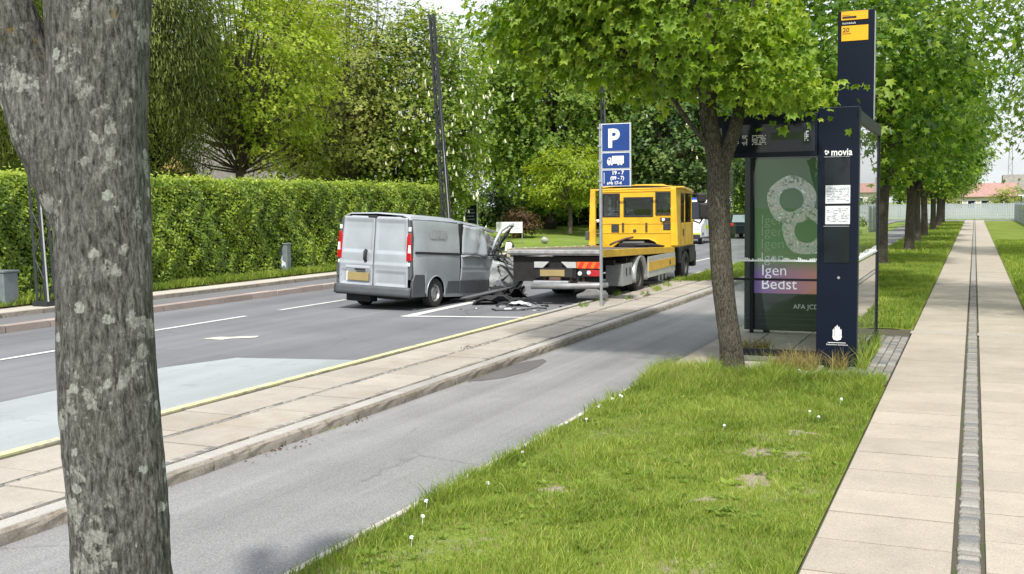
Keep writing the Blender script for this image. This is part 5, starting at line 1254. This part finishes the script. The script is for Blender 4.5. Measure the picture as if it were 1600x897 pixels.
# ------------------------------------------------------------------ trees
def big_tree(label, loc, ctr, rad, ncl, per, spread, size, leafm, barkm, trunk_r, V=TUFT_V, Fc=TUFT_F, droop=.4, inner=.4, cat='tree', name='broadleaf_tree', low=-.9, extra=None, fork=.35, cut=None, nl=26, group=None, flat=.55, jit=.7):
    r_ = empty(name, loc, 0, label=label, cat=cat, group=group)
    cl = crown_clusters(ncl, ctr, rad, inner, cut, low)
    fz = max(ctr[2]-rad[2]*.75, ctr[2]*fork)
    tm = MB(); tm.tube([(0, 0, -.2), (.03, 0, fz*.5), (ctr[0]*.2, ctr[1]*.2, fz), (ctr[0]*.7, ctr[1]*.7, ctr[2])], [trunk_r*1.25, trunk_r, trunk_r*.85, trunk_r*.3], 12, cap=False)
    tm.build('trunk', barkm, r_, smooth=True)
    lm = MB(); limbs_to(lm, (ctr[0]*.2, ctr[1]*.2, fz), cl[:nl], trunk_r*.4, 5, bend=.2); lm.build('limb', barkm, r_, smooth=True)
    pos, fr, tint = leaves_from(cl, per, spread, ctr, droop, jit, flat)
    o = inst('crown', cloud_mesh('crown', V, Fc, pos, fr, size*(.7+.6*rng.random(len(pos))), tint, leafm), r_, kind='stuff')
    if extra: extra(r_, cl, ctr)
    return r_
def fan(r_, cl, ctr):
    mb = MB()
    for k in range(46):
        a = rng.random()*6.283; e = rng.random()*1.3+.1; L_ = 2.2+1.2*rng.random(); d = np.array([math.cos(a)*math.cos(e), math.sin(a)*math.cos(e), math.sin(e)])
        p0 = np.array([0, 0, 3.3+.5*rng.random()]); p1 = p0+d*L_*.45+rng.normal(size=3)*.08; p2_ = p0+d*L_+np.array([0, 0, .25])
        mb.tube([p0, p1, p2_], [.05, .03, .008], 5, cap=False)
        for j in range(4):
            q = p0+(p2_-p0)*(.4+.15*j); mb.tube([q, q+unit(d+rng.normal(size=3)*.5)*.8], [.014, .003], 4, cap=False)
    mb.build('branch', M['twig'], r_, smooth=True)
def candles(nmax, side=None):
    def f(r_, cl, ctr):
        v = unit(cl-np.array(ctr)); sc = v@unit(np.array([.9, -1, .1])); idx = np.argsort(-sc)[:nmax]
        mb = MB()
        for i in idx:
            for k in range(1 if nmax < 200 else 2):
                p = cl[i]+v[i]*.5+rng.normal(size=3)*.38; d = np.array([rng.normal()*.03, rng.normal()*.03, .16+.10*rng.random()])
                mb.tube([tuple(p), tuple(p+d*.5), tuple(p+d)], [.05, .042, .010], 5)
        mb.build('blossom', M['blossom'], r_, kind='stuff')
    return f
# ---- lichened trunk right in front
nt1 = empty('near_maple', (-2.87, 2.92, 0), 0, label='thick lichen spotted maple trunk close by at the left edge, forked at the top', cat='tree')
cx = [(0, -2.85, 2.93, .225), (.3, -2.875, 2.94, .196), (.777, -2.932, 2.98, .178), (1.375, -2.984, 3.01, .174), (1.98, -3.022, 3.043, .168), (2.2, -3.036, 3.06, .170), (2.46, -3.056, 3.07, .176), (2.7, -3.06, 3.09, .182), (2.946, -3.064, 3.11, .190), (3.4, -3.06, 3.2, .19), (4.2, -3.0, 3.35, .16)]
cz = np.array([c[0] for c in cx])
def tr_fn(nu, nv, ztop):
    def fn(u, v):
        z = ztop*v; x = np.interp(z, cz, [c[1] for c in cx]); y = np.interp(z, cz, [c[2] for c in cx]); r = np.interp(z, cz, [c[3] for c in cx])
        a = 2*math.pi*u; dx, dy = math.cos(a), math.sin(a)
        rid = mnoise.noise(Vector((dx*r*34, dy*r*34, z*4.2))); rid2 = mnoise.noise(Vector((dx*r*80, dy*r*80, z*14)))
        lump = mnoise.noise(Vector((dx*1.3, dy*1.3, z*1.6)))
        soft = .35+.65*min(1, max(0, (2.5-z)/1.6))
        rr_ = r+(-.007*abs(rid)*2+.004*rid2)*soft+.010*lump+.006
        return (x+dx*rr_+2.87, y+dy*rr_-2.92, z)
    return fn
MB().grid(tr_fn(0, 0, 3.25), 190, 520).build('trunk', M['bark_near'], nt1, smooth=True)
lb = [(0, -3.03, 3.0, .10), (.22, -3.12, 3.0, .122), (.45, -3.225, 2.98, .120), (.72, -3.325, 2.975, .104), (.95, -3.385, 2.96, .094), (1.2, -3.47, 2.94, .09), (1.8, -3.62, 2.9, .09), (2.9, -4.0, 2.8, .06)]
lz = [l_[0] for l_ in lb]
def lf(u, v):
    t = 1.12*v; x, y, r = (np.interp(t, lz, [l_[i] for l_ in lb]) for i in (1, 2, 3)); z = 2.02+t
    a = 2*math.pi*u; dx, dy = math.cos(a), math.sin(a)
    rr_ = r+.007*mnoise.noise(Vector((dx*3, dy*3, z*9)))+.004*mnoise.noise(Vector((dx*9, dy*9, z*22)))
    return (x+dx*rr_+2.87, y+dy*rr_-2.92, z+dx*.35*rr_)
MB().grid(lf, 96, 240).build('limb', M['bark_near'], nt1, smooth=True)

# ---- young maple beside the shelter
m2t = empty('street_maple', (-2.74, 13.1, 0), 0, label='leaning forked street maple with bright leaves, beside the bus shelter display', cat='tree')
def TB(pts, rads, name, seg=5, nu=28):
    pts = [Vector(p)-Vector((-2.74, 13.1, 0)) for p in pts]; n = len(pts)
    def fn(u, v):
        t = v*(n-1); i = min(n-2, int(t)); f = t-i; f2 = f
        p0, p1, p2_, p3_ = pts[max(0, i-1)], pts[i], pts[i+1], pts[min(n-1, i+2)]
        p = .5*((2*p1)+(-p0+p2_)*f+(2*p0-5*p1+4*p2_-p3_)*f*f+(-p0+3*p1-3*p2_+p3_)*f**3)
        r = rads[i]*(1-f2)+rads[i+1]*f2; a = 2*math.pi*u; dx, dy = math.cos(a), math.sin(a)
        rr_ = r*(1+.05*mnoise.noise(Vector((dx*2, dy*2, p.z*2))))-.006*abs(mnoise.noise(Vector((dx*r*40, dy*r*40, p.z*5))))
        return (p.x+dx*rr_, p.y+dy*rr_, p.z)
    return MB().grid(fn, nu*2, (n-1)*22).build(name, M['bark'], m2t, smooth=True)
TB([(-2.70, 13.07, -.05), (-2.735, 13.08, .12), (-2.76, 13.08, .4), (-2.86, 13.11, 1.1), (-2.91, 13.14, 1.7), (-2.94, 13.17, 2.29), (-2.95, 13.19, 2.62), (-3.02, 13.2, 2.95), (-3.08, 13.2, 3.33), (-3.1, 13.24, 3.89), (-3.08, 13.3, 4.69), (-3.0, 13.3, 5.6), (-2.9, 13.3, 6.6)],
   [.205, .158, .142, .134, .135, .142, .134, .118, .105, .095, .08, .055, .03], 'trunk')
TB([(-2.93, 13.18, 2.42), (-2.86, 13.2, 2.72), (-2.77, 13.24, 3.0), (-2.72, 13.3, 3.25), (-2.66, 13.4, 3.7), (-2.5, 13.5, 4.4), (-2.3, 13.6, 5.2)], [.095, .10, .09, .078, .065, .05, .03], 'limb')
TB([(-3.0, 13.18, 2.75), (-3.12, 13.1, 2.95), (-3.3, 13.0, 3.2), (-3.55, 12.9, 3.6), (-3.8, 12.8, 3.9)], [.05, .045, .04, .03, .015], 'limb', nu=10)
TB([(-3.06, 13.2, 3.4), (-3.3, 13.15, 3.75), (-3.6, 13.1, 4.0), (-4.1, 13.0, 4.5)], [.05, .05, .04, .02], 'limb', nu=10)
ctr = (-.25, .1, 5.45)
def cut2(q):
    # lower edge of the crown: lowest by the trunk, rising outwards
    lo = 3.62-.35*max(0, q[0])+.12*max(0, -q[0]-1)
    return q[2] > lo and q[0] < .72-.42*max(0, min(1, q[2]-3.6))
c1 = crown_clusters(300, ctr, (2.75, 2.3, 2.6), .45, cut2)
c2 = crown_clusters(50, (.55, -.25, 3.85), (.5, .85, .6), .2)          # hanging boughs on the shelter side
c3 = crown_clusters(80, (-1.7, -.2, 4.45), (1.5, 1.2, .7), .2)
cl = np.concatenate([c1, c2, c3])
pos, fr, tint = leaves_from(cl, 38, .26, ctr, .8, .6, .5)
tint = np.clip(tint+.10*np.clip(pos[:, 0], 0, 1.5)*.5, 0, 1)  # leaves lighter towards the right: the sunlit side put into the tint
size = .120*(.55+.85*rng.random(len(pos)))
# the 300 leaves nearest the viewer are leaves of their own
cw = Vector((0, 0, 2.15))-Vector((-2.74, 13.1, 0)); dist = np.linalg.norm(pos-np.array(cw), axis=1)
_k = ~((pos[:, 0] > .98-.1*(pos[:, 2]-3.6)) & (pos[:, 2] > 3.55)); pos, fr, tint, size, dist = pos[_k], fr[_k], tint[_k], size[_k], dist[_k]
vis = pos[:, 2] < 4.9
order = np.argsort(dist+np.where(vis, 0, 100)); near = order[:300]; rest = order[300:]
br = MB(); limbs_to(br, (-.3, .1, 3.4), c1[:34], .035, 5); limbs_to(br, (-.35, .15, 4.4), c1[34:64], .035, 5); limbs_to(br, (.1, .3, 3.8), c2[:18], .03, 5); limbs_to(br, (-.8, 0, 3.9), c3[:20], .03, 5)
br.build('branch', M['bark'], m2t, smooth=True)
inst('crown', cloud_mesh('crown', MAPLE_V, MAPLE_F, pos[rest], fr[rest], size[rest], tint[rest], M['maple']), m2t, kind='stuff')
leafm = [cloud_mesh('leaf', MAPLE_V, MAPLE_F, np.zeros((1, 3)), np.eye(3)[None], np.ones(1), [t_], M['maple']) for t_ in (.35, .5, .62, .75)]
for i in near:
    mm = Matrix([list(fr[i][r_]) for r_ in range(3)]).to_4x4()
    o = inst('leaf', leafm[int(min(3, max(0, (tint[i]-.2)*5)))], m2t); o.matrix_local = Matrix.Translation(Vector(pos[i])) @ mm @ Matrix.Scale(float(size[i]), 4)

# ---- the row of maples along the footpath
def row_proto(seed, label, loc):
    r_ = empty('street_maple', loc, 0, label=label, cat='tree', group=None)
    ctr = (0, 0, 5.6)
    tm = MB(); lean = random.uniform(-.12, .12)
    tm.tube([(0, 0, -.1), (0, 0, .25), (lean*.3, 0, 1.4), (lean, 0, 2.6), (lean*1.3, .1, 4.2), (lean, 0, 6.5)], [.30, .21, .18, .17, .11, .04], 16, cap=False); tm.build('trunk', M['bark'], r_, smooth=True)
    cl = crown_clusters(340, ctr, (3.2, 3.4, 3.2), .4, lambda q: q[2] > 2.75+.10*(q[0]**2+q[1]**2)**.5)
    lm = MB()
    for sx_, sy_ in ((1, .2), (-1, -.3), (.2, 1), (.7, -.8)):
        p1_ = (lean+sx_*.6, sy_*.6, 3.4); lm.tube([(lean, 0, 2.35), (lean+sx_*.25, sy_*.25, 2.8), p1_, (lean+sx_*1.1, sy_*1.1, 4.6)], [.09, .085, .06, .03], 8, cap=False)
    limbs_to(lm, (lean, 0, 3.2), cl[:40], .035, 5); lm.build('limb', M['bark'], r_, smooth=True)
    pos, fr, tint = leaves_from(cl, 38, .34, ctr, .7, .6, .55)
    inst('crown', cloud_mesh('crown', SMALL_V, SMALL_F, pos, fr, .19*(.6+.7*rng.random(len(pos))), tint, M['maple_row']), r_, kind='stuff')
    return r_
tA = row_proto(1, 'street maple right behind the bus shelter, its crown filling the view beside the totem', (-2.75, 25.2, .02))
tB = row_proto(2, 'street maple with a slanting bough, first trunk seen right of the shelter glass', (-2.78, 36.6, .02))
labs = ['dark straight maple trunk, second in the row right of the shelter', 'grey maple trunk, third in the row right of the shelter', 'maple close behind the third trunk of the row', 'thin maple trunk farther down the row, fifth right of the shelter', 'maple trunk second from the far end of the row', 'farthest maple trunk of the row before the side road']
for i, yv in enumerate((47.6, 57, 66, 80, 92, 104)):
    copy_tree(tA if i % 2 else tB, (-2.5 if i == 0 else -2.65, yv, .02), i*1.3+.7, (1, 1, .98-.02*i), labs[i])
copy_tree(tB, (-8.6, 141, .05), 2.0, (.75, .75, .8), 'small roadside tree standing by the far fence, seen between two maple trunks')
copy_tree(tA, (-12, 136, .05), 1.0, (.9, .9, .9), 'distant street tree beyond the side road, left of the far roadside tree')
# ---- tree overhanging from the right
big_tree('tree overhanging the footpath from beyond the right edge with dark drooping leaves', (4.2, 20.5, 0), (-.7, 0, 6.0), (4.3, 3.4, 4.1), 560, 34, .40, .12, M['deep'], M['bark_dark'], .22, SMALL_V, SMALL_F, .8, .4, low=-.95)
big_tree('bushy tree on the right verge halfway down the footpath', (5.0, 42, 0), (0, 0, 7.6), (4.4, 3.6, 5.6), 300, 34, .5, .19, M['deep'], M['bark_dark'], .2, SMALL_V, SMALL_F, .5, .4)

# ---- trees and shrubs on the far left side
big_tree('dark drooping conifer behind the hedge just right of the lichened trunk', (-26.3, 28.6, .2), (0, 0, 7.5), (2.9, 2.9, 6.0), 420, 150, .36, .14, M['conifer'], M['bark_dark'], .26, NEED_V, NEED_F, 2.2, .35, name='conifer_tree', cat='conifer', low=-.8, nl=60, flat=1.3, jit=.45)
big_tree('dark drooping conifer at the left edge behind the hedge', (-30.5, 24.5, .2), (0, 0, 7.2), (4.4, 4.0, 6.8), 420, 140, .45, .15, M['conifer'], M['bark_dark'], .28, NEED_V, NEED_F, 2.0, .35, name='conifer_tree', cat='conifer', low=-.9, nl=60, flat=1.3, jit=.45)
big_tree('green broadleaf tree behind the conifers at the left edge', (-39, 33, .2), (0, 0, 7.5), (6, 5, 7), 200, 40, .7, .34, M['chestnut'], M['bark_dark'], .3)
big_tree('yellow green tree with bare fanning lower branches above the hedge', (-27.0, 34.6, .2), (0, 0, 8.2), (4.4, 4.2, 5.2), 420, 42, .42, .19, M['lime'], M['twig'], .18, droop=.3, inner=.45, low=-.92, nl=150, fork=.27, cut=lambda q: not (q[2] < 6.6+.3*q[0]*(q[0] < 0) and q[0] < 1.6), extra=fan)
big_tree('thin leaved olive tree with many twigs, between the yellow green tree and the chestnut', (-27.6, 44.5, .2), (0, 0, 7.4), (4.6, 4.2, 6.0), 420, 26, .5, .23, M['olive'], M['twig'], .2, droop=.3, inner=.3, low=-.95, nl=160)
big_tree('tall olive tree rising behind the yellow green one', (-33.5, 49, .2), (0, 0, 9.0), (5.2, 4.6, 7.0), 330, 30, .6, .28, M['olive'], M['twig'], .25, nl=120, inner=.3)
big_tree('horse chestnut covered in white blossom candles behind the tall lattice mast', (-25.9, 46.8, .2), (.2, 0, 6.0), (3.7, 3.6, 5.9), 420, 36, .42, .25, M['chestnut'], M['bark_dark'], .3, extra=candles(300), low=-.97, name='chestnut_tree')
big_tree('large mid green tree behind the blossoming chestnut', (-24.5, 62, .2), (0, 0, 9.6), (5.2, 5, 8.6), 360, 36, .65, .36, M['deep'], M['bark_dark'], .35, low=-.95)
big_tree('bright green tall tree over the yellow bush', (-22.5, 74, .2), (0, 0, 10.5), (5.5, 5, 8.8), 320, 34, .75, .38, M['chestnut'], M['bark_dark'], .35, low=-.9)
big_tree('very dark chestnut with dull blossom behind the parking sign', (-17.5, 66, .2), (0, 0, 6.6), (5.6, 5, 6.2), 360, 34, .6, .34, M['dark'], M['bark_dark'], .35, extra=candles(40), low=-.95, name='chestnut_tree')
big_tree('mid green tree above the truck cab', (-14.2, 84, .1), (0, 0, 6.5), (5, 5, 6.3), 260, 34, .7, .36, M['deep'], M['bark_dark'], .3)
big_tree('tall green tree behind the forked street maple', (-15.5, 100, .1), (0, 0, 9), (7, 6, 8.2), 260, 34, .9, .48, M['deep'], M['bark_dark'], .35)
big_tree('small yellow green tree on the park lawn in front of the dark shrubs', (-21.5, 57.6, .7), (0, 0, 2.95), (2.6, 2.2, 1.95), 230, 34, .26, .16, M['lime'], M['twig'], .12, droop=.2, low=-.75, nl=50, name='small_tree', inner=.35)
sb = [((-30.0, 57.5, .4), 3.0, 3.6, 'deep', 'tall green shrub just right of the tall lattice mast'), ((-30, 66, .6), 3.4, 2.6, 'dark', 'dark shrub at the left end of the lawn border behind the van'), ((-26.3, 66.5, .8), 3.3, 2.9, 'deep', 'green shrub left of the small yellow tree'), ((-23.4, 67.5, .8), 3.0, 2.8, 'dark', 'dark shrub right behind the small yellow tree'), ((-20.0, 66.5, .8), 3.0, 3.0, 'deep', 'green shrub between the small yellow tree and the truck cab'), ((-33.5, 60.5, .5), 3.3, 2.6, 'deep', 'green shrub behind the lattice mast'), ((-17.3, 69, .3), 2.6, 3.0, 'deep', 'green shrub directly behind the truck cab windows')]
for loc, w_, h_, mt_, lab in sb:
    big_tree(lab, loc, (0, 0, h_*.45), (w_*.9, 2.0, h_*.55), 110, 34, .4, .26, M[mt_], M['bark_dark'], .08, cat='shrub', name='shrub', low=-.9, inner=.3)
big_tree('reddish brown domed bush behind the information board', (-23.3, 54.5, .4), (0, 0, .8), (1.1, 1.0, .8), 50, 30, .2, .15, M['bronze'], M['bark_dark'], .05, cat='shrub', name='shrub', low=-.9, inner=.3)
# further trees that close the horizon
fars = [(-52, 48, 'chestnut', 8, 8), (-44, 62, 'deep', 9, 8), (-36, 80, 'deep', 11, 8.5), (-28, 92, 'deep', 11, 8), (-22, 112, 'dark', 8, 6.5)]
fl = ['broad green tree far left behind the conifers', 'dark green tree far behind the grey roof', 'tall tree far behind the olive trees', 'tall tree far behind the chestnut tops', 'dark tree far behind the truck cab']
for (x, y_, mt_, cz_, rz_), lab in zip(fars, fl):
    big_tree(lab, (x, y_, .2), (0, 0, cz_), (7, 6, rz_), 200, 34, 1.0, .55, M[mt_], M['bark_dark'], .4, low=-.95)

# ------------------------------------------------------------------ house behind the hedge
hs = empty('ochre_house', (-43.5, 47.5, .2), R(4), label='ochre rendered house with a steep grey roof half hidden behind the hedge', cat='house')
MB().prism([(-3.4, 0), (-3.4, 3.9), (0, 7.7), (3.4, 3.9), (3.4, 0)], 'xz', 0, 13).build('wall', M['house_wall'], hs)
for s in (-1, 1):
    rf_ = MB().prism([(s*-.05, 7.95), (s*4.0, 3.45), (s*4.05, 3.62), (s*-.05, 8.15)], 'xz', -.35, 13.35).build('roof', M['roof_grey'], hs)
    MB().prism([(s*-.05, 7.93), (s*4.0, 3.43), (s*4.0, 3.2), (s*-.05, 7.7)], 'xz', -.36, -.30).build('barge_board', M['under'], rf_)
MB().box(-.25, .25, -.4, 13.4, 8.0, 8.2).build('ridge_cap', M['alu'], hs)
for (x, z) in ((-1.8, 1.2), (1.0, 1.2), (-.5, 4.4)):
    w_ = MB().box(x, x+1.0, -.03, .02, z, z+1.1).build('window', M['white_paint'], hs); MB().box(x+.08, x+.92, -.04, -.03, z+.08, z+1.02).build('pane', M['darkglass'], w_)
# ------------------------------------------------------------------ far end: fence, houses, pylon
fn_ = empty('far_fence', (0, 131, 0), 0, label='weathered grey board fence closing the far end of the path', cat='fence')
bdm = MB().box(-.115, .115, -.02, .02, 0, 1.75).mesh('board', M['fence_wood'])
for k in range(150): inst('board', bdm, fn_, (-24+k*.25, random.uniform(-.02, .02), random.uniform(0, .08)), (0, 0, random.uniform(-.05, .05)))
for k in range(13): MB().box(-24+k*3-.06, -24+k*3+.06, .03, .15, 0, 1.95).build('post', M['fence_wood'], fn_)
f2 = empty('side_fence', (3.9, 76, 0), 0, label='tall grey board and mesh fence along the right verge near the path end', cat='fence')
for k in range(96): inst('board', bdm, f2, (random.uniform(-.03, .03), k*.5, 0), (0, 0, R(90)), (1.7, 1, 1.05+.12*(k % 9 == 0)))
hs = empty('red_roofed_house', (-1.5, 150, 0), 0, label='long low house with red tiled roof beyond the far fence', cat='house')
MB().box(-3, 6, 0, 7, 0, 2.7).build('wall', M['pale_wall'], hs)
MB().prism([(-.5, 2.6), (3.5, 4.4), (7.5, 2.6)], 'yz', -3.4, 6.4).build('roof', M['roof_red'], hs)
for x in (-2.6, -1, 0.6, 2.2, 3.6, 4.8):
    w_ = MB().box(x, x+1.1, -.05, .02, 1.0, 2.2).build('window', M['white_paint'], hs); MB().box(x+.1, x+1.0, -.06, -.05, 1.1, 2.1).build('pane', M['darkglass'], w_)
hs = empty('grey_roofed_building', (9.4, 165, 0), 0, label='pale building with a broad grey roof right of the red roofed house', cat='building')
MB().box(-5.5, 7, 0, 8, 0, 3.6).build('wall', M['pale_wall'], hs)
MB().prism([(-.5, 3.5), (.4, 5.7), (8, 5.7), (8.5, 3.5)], 'yz', -5.8, 1.5).build('roof', M['roof_grey'], hs)
MB().prism([(-.5, 3.5), (1.4, 4.9), (8, 4.9), (8.5, 3.5)], 'yz', 1.5, 8).build('roof', M['roof_red'], hs)
for x in (-4.5, -2, 0.6, 3, 5.2):
    w_ = MB().box(x, x+1.3, -.05, .02, 1.4, 2.8).build('window', M['white_paint'], hs); MB().box(x+.1, x+1.2, -.06, -.05, 1.5, 2.7).build('pane', M['darkglass'], w_)
py_ = empty('radio_mast', (5.2, 190, 0), 0, label='thin grey lattice radio mast rising over the far roofs', cat='mast')
for s in (-1, 1):
    for t_ in (-1, 1): MB().tube([(s*.45, t_*.45, 0), (s*.2, t_*.2, 11.2)], .05, 4).build('leg', M['grey_steel'], py_)
zz2 = MB()
for k in range(12):
    w_ = .45-.25*k/12; s = 1 if k % 2 else -1
    zz2.tube([(s*w_, -w_, k*.93), (-s*w_, -w_, k*.93+.93)], .035, 4); zz2.tube([(-w_, s*w_, k*.93), (-w_, -s*w_, k*.93+.93)], .035, 4)
zz2.build('lattice_bracing', M['grey_steel'], py_)
for (x, y_, w_, h_, mt_, lab) in ((-4.5, 137, 3.0, 3.4, 'olive', 'pale green shrub behind the far fence left of the red roof'), (3.6, 138, 2.4, 3.6, 'olive', 'thin olive tree behind the far fence in front of the red roof'), (7.5, 137, 3.2, 2.9, 'dark', 'dark shrub behind the far fence under the grey roof'), (12.5, 139, 3.2, 3.0, 'deep', 'green shrub behind the far fence at the right edge'), (5.9, 70, 2.0, 1.6, 'chestnut', 'bright shrub on the right verge before the side fence')):
    big_tree(lab, (x, y_, 0), (0, 0, h_*.5), (w_, 2, h_*.55), 60, 26, .4, .34, M[mt_], M['twig'], .08, cat='shrub', name='shrub', low=-.9, inner=.3)
for (x, y_, cz_, rz_, lab) in ((-20, 150, 7, 6, 'distant tree left beyond the side road'), (-33, 140, 8, 7, 'distant broad tree at the left end of the side road'), (-7, 170, 7, 5.5, 'distant tree behind the red roofed house')):
    big_tree(lab, (x, y_, 0), (0, 0, cz_), (7, 5, rz_), 130, 30, .9, .6, M['deep'], M['bark_dark'], .4, low=-.95)
